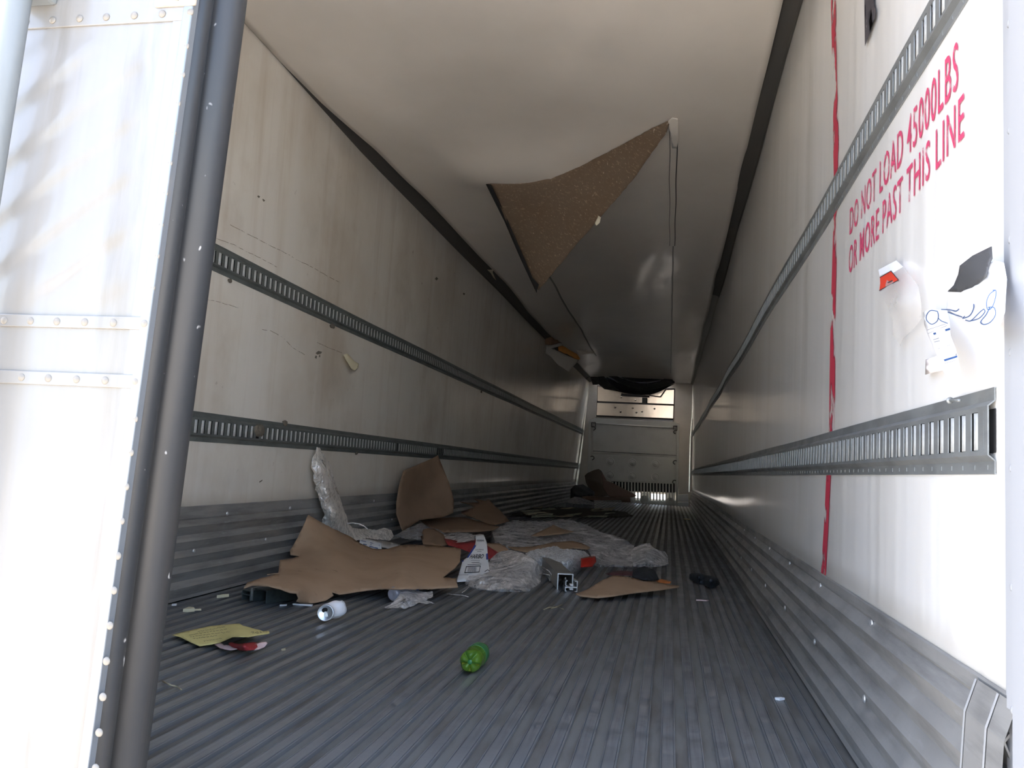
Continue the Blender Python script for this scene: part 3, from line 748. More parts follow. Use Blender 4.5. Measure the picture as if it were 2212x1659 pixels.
rur, _ = rail('upper galvanised slotted rail along the right wall, just above the red lettering', 1, wall_r, 1.389, .117, 1.252, 1.3026, 62)
rll, _y = rail('lower dark slotted rail along the stained left wall, partly clogged with mud', -1, wall_l, .632, .122, 1.3, 3.0413, 95, near=2.85,
    skip=tuple(int(round((3.0413+.0508*k-(3.0413-math.floor((3.0413-1.3)/.0508)*.0508))/.0508)) for k in (10, 50, 70, 71, 72, 73)))
rlu, _ = rail('upper dark slotted rail along the stained left wall', -1, wall_l, 1.348, .1166, 1.3, 3.1016, 95, near=2.9)
# mud plug in the lower left rail
yy = 3.0413+.0508*9.7
o = link('mud_clump', lathe('mud_clump', [(.0, -.03), (.03, -.028), (.045, -.01), (.045, .012), (.03, .026), (0, .03)], 12, True,
    lambda v: Vector((v.x*.22, v.y*1.2, v.z))*(1+.25*noise.noise(v*60))), M['mud'], rll)
o.location = (wall_l(yy, .7)+.008, yy-1.3+.03, .072)
# end nail resting on the lower right rail
o = thing('nail', 'loose grey nail poking out along the top of the lower right rail', 'nail', (XR-.02, 1.36, .737))
c = link('shank', tube('shank', [(0, -.022, 0), (0, .022, .004)], .0022, 8), M['rail'], o)
c = link('head', lathe('head', [(.0055, 0), (.0055, .0015), (0, .0018)], 12), M['rail'], o); c.location = (0, .022, .004); c.rotation_euler = (-math.pi/2, 0, 0)

# ------------------------------------------------------------------ right wall: tape, lettering, papers
def wall_poly(name, pts_yz, m, off=.0012, sub=6):
    return [(wall_r(y, z)-off, y, z) for y, z in pts_yz]
path = [(2.549, 2.44), (2.549, 2.10), (2.50, 1.78), (2.438, 1.465), (2.455, 1.25), (2.46, 1.06), (2.446, .80), (2.446, .743), (2.477, .632), (2.50, .48), (2.529, .343)]
def tape_seg(z1, z0):
    vs, fs = [], []; n = 24
    for i in range(n+1):
        z = z1+(z0-z1)*i/n; y = interp(-z, [(-b, a) for a, b in path]); w = .037+.004*math.sin(z*9)
        vs += [(wall_r(y+w, z)-.002, y+w, z), (wall_r(y-w, z)-.002, y-w, z)]
    for i in range(n): fs.append((2*i, 2*i+2, 2*i+3, 2*i+1))
    return vs, fs
tp = thing('marking_tape', 'worn red vertical tape line down the right wall beside the lettering', 'tape', (0, 0, 0))
for za, zb in ((2.44, 1.507), (1.388, .750), (.626, .343)):
    v_, f_ = tape_seg(za, zb); link('tape_strip', mesh('tape_strip', v_, f_, True), M['tape'], tp)
def wall_text(body, yl, yr, zl, zr, hl, hr, m, parent, bold=.004):
    me = text_mesh(body, bold, 1.12)
    for v in me.vertices:
        u, w = v.co.x, v.co.y; y = yl+(yr-yl)*u; z = zl+(zr-zl)*u+(hl+(hr-hl)*u)*w
        v.co = (wall_r(y, z)-.002, y, z)
    return link('stencil_text', me, m, parent)
lt = thing('stencilled_sign', 'red stencilled load limit lettering on the white right wall', 'lettering', (0, 0, 0))
wall_text('DO NOT LOAD 45000LBS', 2.243, 1.405, 1.258, 1.262, .072, .085, M['stencil'], lt)
wall_text('OR MORE PAST THIS LINE', 2.245, 1.377, 1.152, 1.166, .074, .076, M['stencil'], lt)
bl = thing('stencilled_letter', 'tall black pointed stencil letter high on the right wall', 'lettering', (0, 0, 0))
poly = [(430, -200), (428, 75), (445, 60), (460, 480), (435, 640), (515, 430), (520, 340), (490, 372), (485, 180), (525, 120), (540, 320), (575, 250), (597, 60), (578, 130), (562, 50), (552, -200)]
q = [(1800+a/6.38, b/6.38) for a, b in poly]; vs = [at(x, y, 'x', XR-.006) for x, y in q]
bm = bmesh.new(); bm.faces.new([bm.verts.new(v) for v in vs]); bmesh.ops.triangulate(bm, faces=bm.faces)
link('letter_stroke', bm_mesh('letter_stroke', bm), M['stencil_black'], bl)

def c8w(v): return (1860+v[0]/5.185, 520+v[1]/5.185)       # crop of the papers
pw = sheet('plastic_pouch', [(200, 560), (215, 590), (290, 730), (360, 900), (355, 1050), (440, 1180), (460, 1110), (590, 990), (680, 870), (670, 660), (640, 500), (560, 400), (470, 290), (330, 340)],
    [(200, 560, ('x', .425)), (470, 290, ('x', .432)), (680, 870, ('x', .432)), (440, 1180, ('x', .435)), (430, 700, ('x', .412))], M['pouch'], None, c8w, 7, .004, 18, 0, zmin=-9)
tag(pw, 'clear torn plastic pouch with red label stuck to the right wall', 'pouch')
f = FUN[pw.name]
o = on_sheet('backing_flap', [[(195, 325), (395, 220), (470, 292), (345, 370), (330, 340), (208, 392)]], f, M['paper_bright'], pw, .005, c8w)
o = on_sheet('red_label', [[(212, 410), (335, 338), (418, 440), (205, 560), (215, 480)]], f, M['red_label'], pw, .006, c8w); o['label'] = 'red printed label'
on_sheet('label_border', stroke([(212, 410), (335, 338), (418, 440), (205, 558)], 1.6, c8w) + stroke([(300, 470), (350, 445)], 2, c8w), f, M['ink'], pw, .008)
pp = sheet('notice_paper', [(970, 570), (1110, 575), (1250, 530), (1400, 410), (1440, 250), (1500, 225), (1600, 250), (1635, 430), (1610, 800), (1545, 985), (1400, 990), (1280, 970), (1120, 880), (960, 780)],
    [(970, 570, ('x', .40)), (1440, 250, ('x', .405)), (1620, 430, ('x', .42)), (1545, 985, ('x', .395)), (1120, 880, ('x', .425)), (1280, 760, ('x', .392))], M['paper_bright'], None, c8w, 8, .002, 9, .0008, zmin=-9)
tag(pp, 'white paper with blue scrawl peeling off the right wall, black flap on top', 'paper')
f = FUN[pp.name]
fl_ = sheet('black_flap', [(970, 570), (1040, 500), (1090, 380), (1108, 280), (1250, 170), (1462, 65), (1470, 200), (1440, 260), (1405, 405), (1250, 525), (1115, 578)],
    [(970, 570, ('x', .398)), (1108, 280, ('x', .40)), (1462, 65, ('x', .412)), (1405, 405, ('x', .396)), (1250, 350, ('x', .394))], mat('black_backing', (.055, .057, .06), .5), None, c8w, 8, .001, 9, .0008, zmin=-9)
rel(fl_, pp); fl_['label'] = 'black folded-over back'
sc = []
for pts in ([(1500, 555), (1440, 600), (1405, 690), (1420, 770), (1470, 740), (1505, 640), (1510, 560), (1475, 555)], [(1420, 745), (1490, 750), (1505, 830), (1450, 910), (1380, 938), (1338, 910), (1400, 830), (1440, 750)],
            [(1375, 765), (1330, 800), (1230, 895), (1170, 890)], [(1375, 765), (1385, 800), (1320, 870), (1220, 900)], [(1260, 710), (1255, 770), (1215, 840), (1140, 870), (1160, 845)], [(1095, 765), (1060, 790), (990, 775), (900, 770)], [(970, 800), (1050, 830), (1130, 855)]):
    sc += stroke(pts, 2.0, c8w, True)
on_sheet('scrawl', sc, f, M['ink_blue'], pp, .009)
rc = sheet('receipt_paper', [(700, 800), (760, 765), (960, 780), (990, 900), (1000, 1060), (1060, 1210), (1080, 1300), (1120, 1500), (970, 1565), (915, 1450), (850, 1290), (760, 1080), (710, 940)],
    [(700, 800, ('x', .425)), (960, 780, ('x', .418)), (760, 1080, ('x', .415)), (1060, 1210, ('x', .400)), (970, 1565, ('x', .385)), (1120, 1500, ('x', .388)), (900, 1200, ('x', .398))], M['paper_bright'], None, c8w, 8, .0015, 12, .0008, zmin=-9)
tag(rc, 'narrow white receipt hanging below the scrawled paper on the right wall', 'receipt')
f = FUN[rc.name]
on_sheet('blue_bar', [[(805, 1035), (995, 975), (998, 998), (815, 1055)], [(925, 1330), (1075, 1285), (1078, 1305), (935, 1350)]], f, M['ink_blue'], rc, .004, c8w)
on_sheet('pen_loop', stroke([(850, 790), (780, 780), (735, 830), (735, 890), (790, 935), (850, 900), (865, 840), (855, 790)], 1.6, c8w, True)+stroke([(865, 870), (900, 900), (970, 925)], 1.6, c8w), f, M['ink_blue'], rc, .004)
on_sheet('print_lines', stroke([(740, 1000), (950, 930)], .8, c8w)+stroke([(750, 1040), (960, 950)], .8, c8w)+stroke([(810, 1110), (870, 1090)], 1.2, c8w)+stroke([(820, 1135), (880, 1120)], 1.2, c8w)+stroke([(860, 1210), (1000, 1165)], .8, c8w)+stroke([(930, 1375), (1060, 1340)], .8, c8w), f, M['ink_grey'], rc, .004)
ps = sheet('glow_patch', [(725, 1330), (720, 1500), (915, 1450), (850, 1290)], [(725, 1330, ('x', .436)), (720, 1500, ('x', .436)), (915, 1450, ('x', .437))], mat('pale_pink_glow', (.86, .80, .79), .5), None, c8w, 10, 0, 9, .0006, zmin=-9)  # warm bounced light on the wall, drawn as a pale pink sheet
tag(ps, 'faint pinkish glow painted on the wall behind the hanging receipt', 'tape')

# ------------------------------------------------------------------ ceiling: torn flap, seam strips, torn scrap
def ceil_ctrl(px, py, drop=.004):
    z = 2.46
    for _ in range(8):
        p = at(px, py, 'z', z); z = ceil_z(p.x, p.y)-drop
    return (px, py, ('z', z))
A_, M1, M2, C_ = (1050, 398), (1190, 387), (1330, 320), (1450, 258)
pB = 5.55
fc = [ceil_ctrl(*A_), ceil_ctrl(*M1), ceil_ctrl(1260, 358), ceil_ctrl(*M2), ceil_ctrl(*C_), (1160, 630, ('y', pB)), (1110, 520, ('y', 5.42)), (1180, 480, ('y', 5.18)), (1290, 470, ('y', 4.98))]
fp = thing('torn_liner_flap', 'big brown triangular flap of torn liner hanging from the ceiling', 'flap', at(1190, 387, 'z', 2.42))
fo = sheet('flap_sheet', [(1060, 399), A_, (1120, 393), M1, (1260, 356), M2, (1400, 282), C_, (1440, 285), (1370, 385), (1290, 478), (1240, 535), (1163, 628), (1150, 600), (1106, 505)], fc, M['flap'], None, None, 9, .006, 5, .004, fray=.7, zmin=-9)
rel(fo, fp)
eo = sheet('flap_edge', [A_, (1060, 399), (1080, 440), (1112, 512), (1150, 600), (1163, 615), (1159, 632), (1120, 548), (1090, 478)],
    [(A_[0], A_[1], ('z', fc[0][2][1]-.006)), (1159, 632, ('y', pB-.04)), (1112, 512, ('y', 5.33)), (1090, 478, ('y', 5.30))], M['dark_gap'], None, None, 8, 0, 5, .004, zmin=-9)
rel(eo, fp); eo['label'] = 'black cut edge'
tg = sheet('foam_tag', [(1285, 482), (1293, 466), (1298, 470), (1295, 482), (1288, 488)], [(1285, 482, ('y', 4.93)), (1298, 470, ('y', 4.93)), (1293, 466, ('y', 4.93)), (1288, 488, ('y', 4.93))], M['foam'], None, None, 4, .002, 40, .004, zmin=-9); rel(tg, fp)
# seam strips under the liner
def seam(name, pts, w, m, drop=.004, n=30):
    vs, fs = [], []
    for i in range(n+1):
        t = i/n; y = pts[0][1]+(pts[1][1]-pts[0][1])*t; x = pts[0][0]+(pts[1][0]-pts[0][0])*t+.002*math.sin(y*7)
        vs += [(x-w/2, y, ceil_z(x-w/2, y)-drop), (x+w/2, y, ceil_z(x+w/2, y)-drop)]
    for i in range(n): fs.append((2*i, 2*i+1, 2*i+3, 2*i+2))
    o = link(name, mesh(name, vs, fs), m, ce); solid(o, .002, 1); return o
seam('seam_strip', [(-.045, 4.36), (-.045, 6.7)], .036, M['ceiling'], .006)
seam('torn_edge', [(-.064, 4.36), (-.064, 6.7)], .005, M['bulkhead_line'], .005)
seam('torn_edge', [(-.024, 4.36), (-.024, 6.7)], .007, M['bulkhead_line'], .005)
seam('seam_line', [(-.036, 6.7), (-.04, 15.3)], .012, M['trim_grey'], .003)
seam('seam_line', [(-1.235, 7.4), (-1.25, 13.4)], .020, M['trim_grey'], .004)
pk = sheet('peeled_corner', [(1443, 262), (1452, 254), (1464, 256), (1466, 300), (1462, 320), (1452, 320), (1448, 290)], [ceil_ctrl(1443, 262, .012), ceil_ctrl(1466, 256, .012), ceil_ctrl(1462, 320, .012), ceil_ctrl(1448, 290, .03)], M['ceiling'], None, None, 5, .004, 20, .002, zmin=-9)
tag(pk, 'small crumpled tip of liner where the seam tore open', 'liner')

scr = thing('torn_liner_scrap', 'grey torn liner scrap dangling high by the left wall with orange insulation', 'scrap', at(1200, 760, 'y', 11.7))
s_ = sheet('liner_piece', [(1162, 742), (1182, 746), (1212, 741.5), (1216, 746), (1190, 753), (1207, 759), (1236, 772.6), (1251, 778), (1228, 802.5), (1206, 788.5), (1187, 768.6), (1166, 756.7)],
    [(1162, 742, ('y', 11.7)), (1251, 778, ('y', 11.9)), (1228, 802, ('y', 11.8)), (1216, 746, ('y', 11.8)), (1200, 770, ('y', 11.75))], M['liner_scrap'], None, None, 5, .004, 9, .006, zmin=-9); rel(s_, scr)
s_ = sheet('insulation', [(1206, 750), (1216, 748), (1230, 757), (1246, 766), (1253, 776), (1247, 778), (1236, 770), (1218, 762), (1207, 757)],
    [(1206, 750, ('y', 11.85)), (1253, 776, ('y', 12.0)), (1230, 762, ('y', 11.9)), (1216, 748, ('y', 11.9)), (1236, 771, ('y', 11.9))], M['insulation'], None, None, 3, .03, 30, .02, zmin=-9); rel(s_, scr); s_['label'] = 'orange insulation foam'
s_ = sheet('liner_corner', [(1232, 730), (1251, 716), (1268, 742), (1286, 764), (1251, 766), (1240, 750)], [(1232, 730, ('y', 12.6)), (1251, 716, ('y', 12.6)), (1286, 764, ('y', 13.0)), (1251, 766, ('y', 12.7))], M['ceiling'], None, None, 5, .003, 9, .004, zmin=-9); rel(s_, scr)
s_ = sheet('splintered_edge', [(1166, 714), (1180, 716), (1196, 731), (1214, 741), (1190, 745), (1172, 744), (1178, 735), (1170, 724)], [(1166, 714, ('y', 11.5)), (1214, 741, ('y', 11.8)), (1172, 744, ('y', 11.6)), (1190, 738, ('y', 11.6))], M['card_dark'], None, None, 4, .012, 20, .004, fray=1, zmin=-9); rel(s_, scr)
cp_ = sheet('liner_chip', [(1053, 583), (1066, 583), (1064, 588), (1072, 606), (1066, 600), (1060, 590)], [ceil_ctrl(1053, 583, .02), ceil_ctrl(1066, 583, .02), ceil_ctrl(1072, 606, .02)], M['foam'], None, None, 4, .002, 20, .003, zmin=-9)
tag(cp_, 'tiny pale chip stuck on the dark seam above the left wall', 'chip')

# ------------------------------------------------------------------ collapsed air duct at the front
dk = thing('air_duct', 'collapsed dark fabric air duct sagging below the ceiling at the front', 'duct', at(1380, 820, 'y', 16.5))
def duct(pts, ctrl, m, nm='duct_fold', lab=None, cr=.02):
    o = sheet(nm, pts, ctrl, m, None, cf, 4, cr, 5, .006, zmin=-9); rel(o, dk)
    if lab: o['label'] = lab
duct([(470, 85), (700, 180), (900, 250), (1100, 275), (1300, 270), (1500, 255), (1750, 205), (1800, 290), (1600, 350), (1400, 385), (1200, 390), (1000, 360), (820, 280), (600, 180)],
     [(470, 85, ('y', 16.6)), (1300, 270, ('y', 16.5)), (1750, 205, ('y', 16.7)), (1200, 390, ('y', 16.35)), (820, 280, ('y', 16.4)), (1600, 350, ('y', 16.4))], M['fabric'])
duct([(450, 110), (640, 200), (830, 300), (1010, 370), (1200, 410), (1330, 420), (1560, 370), (1760, 290), (1850, 400), (1700, 470), (1500, 520), (1300, 540), (1050, 500), (850, 400), (650, 290), (480, 210)],
     [(450, 110, ('y', 16.4)), (1200, 410, ('y', 16.25)), (1760, 290, ('y', 16.4)), (1300, 540, ('y', 16.1)), (650, 290, ('y', 16.2)), (1850, 400, ('y', 16.4))], M['fabric'])
duct([(600, 290), (780, 390), (1000, 480), (1180, 520), (1350, 540), (1560, 510), (1840, 420), (1700, 500), (1550, 570), (1400, 620), (1200, 625), (1000, 600), (880, 580), (740, 480), (620, 370)],
     [(600, 290, ('y', 16.2)), (1180, 520, ('y', 16.05)), (1840, 420, ('y', 16.3)), (1200, 625, ('y', 15.95)), (740, 480, ('y', 16.1))], M['fabric_dark'], lab='dark navy lower fold')
duct([(440, 220), (520, 250), (620, 360), (740, 480), (870, 580), (740, 545), (560, 520), (480, 450), (440, 420)],
     [(440, 220, ('y', 16.3)), (870, 580, ('y', 16.05)), (560, 520, ('y', 16.2)), (440, 420, ('y', 16.3))], M['fabric'])
duct([(215, 120), (300, 60), (460, 90), (450, 300), (440, 435), (345, 440), (300, 280), (200, 350), (185, 190)],
     [(215, 120, ('y', 16.5)), (460, 90, ('y', 16.5)), (440, 435, ('y', 16.4)), (200, 350, ('y', 16.5)), (340, 250, ('y', 16.35))], M['fabric'])
duct([(430, 88), (900, 200), (1300, 235), (1790, 190), (1850, 400), (1500, 500), (1200, 560), (900, 500), (640, 420), (440, 400)],
     [(430, 88, ('y', 16.68)), (1790, 190, ('y', 16.75)), (1850, 400, ('y', 16.7)), (1200, 560, ('y', 16.6)), (440, 400, ('y', 16.65))], M['fabric_dark'], lab='added dark sheet blocking light between the folds')  # added behind the folds to block light from the roof opening
for nm, pts, m in (('bracket_bar', [(870, 590), (1100, 615), (1388, 635), (1382, 668), (1100, 655), (858, 642)], M['dark_gap']),
                   ('bracket_post', [(1252, 670), (1348, 676), (1345, 780), (1250, 775)], M['bulkhead_line']),
                   ('hook', [(1385, 622), (1560, 645), (1585, 645), (1680, 515), (1840, 510), (1840, 522), (1692, 528), (1600, 662), (1575, 664), (1385, 640)], M['dark_gap'])):
    o = slab(nm, pts, m, dk, 16.9, .03, cf)
    for v in o.data.vertices: v.co -= dk.location

# ------------------------------------------------------------------ things on the floor
def floor_sheet(name, label, cat, outline, ctrl, m, **kw):
    o = sheet(name, outline, ctrl, m, **kw); tag(o, label, cat); return o
Z = lambda v: ('z', v)
Yv = lambda v: ('y', v)
big = floor_sheet('cardboard_sheet', 'largest torn brown cardboard sheet lying across the left foreground', 'cardboard',
    [(625, 575), (700, 620), (840, 695), (960, 750), (1040, 805), (1150, 850), (1250, 858), (1330, 835), (1430, 818), (1640, 822), (1860, 850), (1870, 870), (1860, 960), (1820, 1010), (1720, 1085), (1830, 1095), (1845, 1165),
     (1600, 1178), (1200, 1180), (1000, 1205), (880, 1225), (815, 1205), (830, 1235), (760, 1275), (650, 1295), (560, 1290), (530, 1280), (545, 1255), (530, 1215), (480, 1210), (400, 1180), (300, 1155), (170, 1150), (100, 1175), (130, 1130),
     (250, 1090), (400, 1055), (290, 1060), (380, 1050), (395, 945), (470, 935), (560, 912), (480, 900), (478, 860), (540, 760)],
    [(625, 575, Yv(4.0)), (480, 870, Yv(3.85)), (560, 910, Yv(3.82)), (395, 945, Z(.10)), (380, 1050, Z(.085)), (120, 1145, Z(.075)), (300, 1150, Z(.085)), (530, 1215, Z(.06)), (560, 1290, Z(.012)), (760, 1270, Z(.012)), (1000, 1205, Z(.03)),
     (1200, 1178, Z(.045)), (1600, 1178, Z(.05)), (1845, 1165, Z(.05)), (1860, 850, Yv(4.75)), (1640, 822, Yv(4.8)), (1350, 830, Yv(4.75)), (1040, 800, Yv(4.5)), (840, 695, Yv(4.25)), (1400, 1000, Z(.11)), (900, 1000, Z(.09)), (1800, 1030, Z(.075))],
    M['card'], conv=c3, step=7, crumple=.004, cscale=4, th=.004, fray=.5)
tall = floor_sheet('cardboard_sheet', 'tall brown cardboard sheet standing upright against the left wall', 'cardboard',
    [(1680, 88), (1640, 112), (1400, 215), (1365, 340), (1343, 480), (1343, 570), (1390, 705), (1425, 690), (1530, 618), (1620, 605), (1720, 590), (1806, 560), (1810, 450), (1770, 310), (1725, 200)],
    [(1680, 88, Yv(6.15)), (1400, 215, Yv(5.55)), (1343, 480, Yv(5.45)), (1343, 570, Yv(5.45)), (1390, 705, Yv(5.5)), (1620, 605, Yv(5.9)), (1806, 560, Yv(6.15)), (1810, 450, Yv(6.2)), (1770, 310, Yv(6.2)), (1590, 400, Yv(6.0))], M['card_dark'], conv=c3, step=7, crumple=.003, cscale=4, th=.004, fray=.2)
flat = floor_sheet('cardboard_sheet', 'flat brown cardboard panel in front of the upright sheet', 'cardboard',
    [(1535, 615), (1700, 603), (1875, 593), (1960, 612), (2180, 672), (2130, 700), (1990, 712), (1850, 716), (1700, 716), (1620, 680)],
    [(1535, 615, Yv(6.2)), (1875, 593, Yv(6.6)), (2180, 672, Yv(6.2)), (1850, 716, Yv(5.75)), (1620, 680, Yv(5.85)), (1800, 650, Yv(6.15))], M['card_dark'], conv=c3, step=6, crumple=.004, cscale=4, th=.004)
spike = floor_sheet('cardboard_sheet', 'jagged torn cardboard with spiky edge right of the upright sheet', 'cardboard',
    [(130, 15), (225, 45), (255, 62), (235, 72), (150, 100), (140, 112), (240, 150), (330, 190), (400, 216), (470, 205), (552, 182), (530, 150), (500, 118), (470, 85), (430, 52), (375, -5), (350, 10), (300, 0), (255, -8), (300, 25), (200, 25)],
    [(130, 15, Yv(7.2)), (255, 62, Yv(6.9)), (140, 112, Yv(6.7)), (400, 216, Yv(6.3)), (552, 182, Yv(6.7)), (375, -5, Yv(7.3)), (500, 118, Yv(6.9)), (300, 110, Yv(6.75))], M['card_dark'], conv=c4, step=6, crumple=.006, cscale=5, th=.004, fray=.4)
roll = floor_sheet('cardboard_roll', 'small curled brown cardboard strip beside the gray film', 'cardboard',
    [(1560, 700), (1600, 685), (1650, 690), (1740, 745), (1790, 825), (1710, 832), (1640, 825), (1560, 815), (1545, 760)],
    [(1560, 700, Yv(5.35)), (1650, 690, Yv(5.45)), (1790, 825, Yv(5.1)), (1560, 815, Yv(5.0)), (1640, 760, Yv(5.15)), (1545, 760, Yv(5.2))], M['card_dark'], conv=c3, step=5, crumple=.02, cscale=9, th=.004)
tri = floor_sheet('cardboard_scrap', 'pointed brown cardboard scrap lying flat right of the cargo beam', 'cardboard',
    [(1120, 805), (1230, 762), (1340, 690), (1440, 646), (1520, 655), (1600, 667), (1800, 702), (1930, 727), (2005, 735), (2000, 748), (1900, 762), (1800, 775), (1700, 785), (1570, 802), (1420, 825), (1310, 838), (1160, 822)],
    [(1120, 805, Z(.012)), (1440, 646, Z(.055)), (2005, 740, Z(.03)), (1310, 838, Z(.012)), (1600, 667, Z(.055)), (1570, 802, Z(.022)), (1800, 775, Z(.03)), (1340, 690, Z(.04)), (1500, 740, Z(.04))], M['card'], conv=c4, step=6, crumple=.003, cscale=6, th=.004, fray=.4)
w1 = floor_sheet('cardboard_scrap', 'folded brown cardboard peeking out on top of the large film heap', 'cardboard',
    [(740, 307), (800, 278), (860, 250), (930, 214), (1010, 250), (1105, 270), (1000, 292), (900, 300), (850, 308)],
    [(740, 307, Yv(6.0)), (930, 214, Yv(6.4)), (1105, 270, Yv(6.2)), (850, 308, Yv(5.95)), (930, 265, Yv(6.1))], M['card'], conv=c4, step=5, crumple=.01, cscale=7, th=.004)
w2 = floor_sheet('cardboard_scrap', 'long brown cardboard strip under the film behind the bubble wrap', 'cardboard',
    [(540, 402), (640, 405), (760, 400), (930, 364), (1090, 352), (1170, 370), (1245, 408), (1220, 424), (1100, 412), (1000, 432), (850, 432), (690, 446), (600, 430)],
    [(540, 402, Yv(5.3)), (930, 364, Yv(5.6)), (1245, 408, Yv(5.6)), (1000, 432, Yv(5.25)), (690, 446, Yv(5.1))], M['card'], conv=c4, step=5, crumple=.01, cscale=7, th=.004)
w3 = floor_sheet('cardboard_scrap', 'brown cardboard corner just right of the white printed carton', 'cardboard',
    [(355, 370), (470, 375), (520, 400), (552, 432), (500, 470), (440, 462), (365, 396)], [(355, 370, Yv(5.0)), (470, 375, Yv(5.1)), (552, 432, Yv(5.0)), (440, 462, Yv(4.85))], M['card'], conv=c4, step=6, crumple=.006, cscale=6, th=.004)
# films
heap = floor_sheet('film_heap', 'biggest heap of clear stretch film lying over the cardboard in mid floor', 'plastic film',
    [(400, 252), (470, 212), (590, 174), (700, 184), (790, 180), (870, 188), (1000, 168), (1100, 178), (1220, 215), (1330, 275), (1440, 300), (1540, 342), (1620, 392), (1600, 450), (1612, 520), (1600, 572), (1480, 558), (1330, 562), (1280, 520), (1220, 425), (1090, 352), (900, 368), (720, 402), (560, 402), (430, 352), (418, 318)],
    [(400, 252, Yv(6.3)), (590, 174, Yv(7.0)), (870, 188, Yv(7.1)), (1000, 168, Yv(7.2)), (1220, 215, Yv(6.9)), (1440, 300, Yv(6.3)), (1620, 392, Yv(6.0)), (1600, 572, Z(.01)), (1330, 562, Z(.015)), (1220, 425, Yv(5.6)), (900, 368, Yv(5.7)), (560, 402, Yv(5.3)), (418, 318, Yv(5.7)), (700, 300, Yv(6.0)), (1200, 300, Yv(6.2)), (1400, 430, Yv(5.7))],
    M['film'], conv=c4, step=4, crumple=.024, cscale=11, th=0, skirt=True, ridged=True, fray=.8, stretch=(.4, .8, 1))
tail = floor_sheet('film_bundle', 'twisted clear film end at the right tip of the heap', 'plastic film',
    [(1570, 440), (1640, 400), (1700, 372), (1755, 372), (1780, 405), (1830, 432), (1880, 440), (1905, 480), (1912, 545), (1850, 562), (1760, 545), (1690, 548), (1610, 562), (1585, 500)],
    [(1570, 440, Yv(5.78)), (1700, 372, Yv(5.9)), (1880, 440, Yv(5.9)), (1850, 562, Z(.01)), (1610, 562, Z(.01)), (1720, 460, Yv(5.6))], M['film_thick'], conv=c4, step=4, crumple=.02, cscale=12, th=0, skirt=True, ridged=True, fray=.8, seed=2)
bunch = floor_sheet('film_bundle', 'round crumpled ball of clear film right of the white printed carton', 'plastic film',
    [(372, 560), (400, 500), (450, 455), (510, 436), (560, 430), (640, 450), (700, 470), (790, 530), (840, 600), (822, 660), (820, 700), (780, 742), (700, 786), (620, 770), (560, 766), (480, 760), (400, 776), (310, 760), (230, 752), (178, 715), (200, 650), (330, 640), (390, 605)],
    [(400, 500, Yv(4.65)), (560, 430, Yv(4.8)), (790, 530, Z(.10)), (840, 600, Z(.04)), (820, 700, Z(.01)), (700, 786, Z(.006)), (400, 776, Z(.008)), (178, 715, Z(.012)), (330, 640, Yv(4.12)), (560, 600, Yv(4.25)), (480, 700, Yv(4.02)), (700, 640, Yv(4.2))],
    M['film_thick'], conv=c4, step=4, crumple=.024, cscale=14, th=0, skirt=True, ridged=True, fray=.8, seed=3, stretch=(1, .6, .55))
bub = floor_sheet('bubble_wrap', 'white bubble wrap bundle draped over the cargo beam', 'bubble wrap',
    [(690, 462), (740, 432), (830, 415), (920, 398), (960, 392), (1000, 420), (1080, 424), (1150, 432), (1200, 445), (1235, 475), (1165, 520), (1165, 575), (1150, 610), (1100, 620), (1070, 560), (1000, 545), (950, 540), (860, 572), (800, 525)],
    [(690, 462, Yv(5.05)), (960, 392, Yv(5.25)), (1235, 475, Z(.05)), (1100, 620, Z(.008)), (1165, 575, Z(.012)), (950, 540, Yv(4.70)), (860, 572, Z(.02)), (800, 525, Z(.06)), (950, 470, Yv(4.85)), (1110, 510, Yv(4.8))], M['bubble'], conv=c4, step=3, crumple=.022, cscale=32, th=0, skirt=True, fray=.8, seed=4, ridged=True)
left_film = floor_sheet('film_strip', 'clear film strip lying over the red sheet behind the printed carton', 'plastic film',
    [(-5, 300), (40, 285), (120, 274), (200, 285), (262, 300), (258, 345), (180, 358), (100, 366), (10, 335)], [(-5, 300, Yv(5.3)), (120, 274, Yv(5.45)), (262, 300, Yv(5.2)), (100, 366, Yv(5.0)), (130, 320, Yv(5.15))], M['film_thick'], conv=c4, step=4, crumple=.01, cscale=14, th=0, ridged=True, seed=5)
gfilm = floor_sheet('film_strip', 'grey dusty film crumpled at the foot of the upright cardboard', 'plastic film',
    [(1330, 745), (1400, 705), (1440, 682), (1500, 660), (1545, 640), (1610, 680), (1680, 690), (1750, 735), (1745, 760), (1640, 735), (1545, 745), (1540, 782), (1450, 775), (1380, 765)],
    [(1330, 745, Yv(5.25)), (1545, 640, Yv(5.7)), (1750, 735, Yv(5.45)), (1450, 775, Yv(5.1)), (1500, 710, Yv(5.3))], M['film_grey'], conv=c3, step=4, crumple=.018, cscale=14, th=0, ridged=True, seed=6)
front_film = floor_sheet('film_scrap', 'small wispy film scrap poking from under the big cardboard front edge', 'plastic film',
    [(1200, 1300), (1230, 1330), (1290, 1310), (1340, 1260), (1380, 1205), (1480, 1185), (1560, 1200), (1640, 1200), (1640, 1240), (1580, 1270), (1670, 1300), (1580, 1300), (1520, 1290), (1480, 1320), (1400, 1340), (1380, 1330), (1300, 1335), (1240, 1338)],
    [(1200, 1300, Z(.01)), (1300, 1335, Z(.006)), (1480, 1320, Z(.006)), (1670, 1300, Z(.006)), (1480, 1185, Z(.045)), (1450, 1270, Z(.03)), (1600, 1220, Z(.03))], M['film_thick'], conv=c3, step=3.5, crumple=.012, cscale=18, th=0, ridged=True, fray=.8, seed=7)
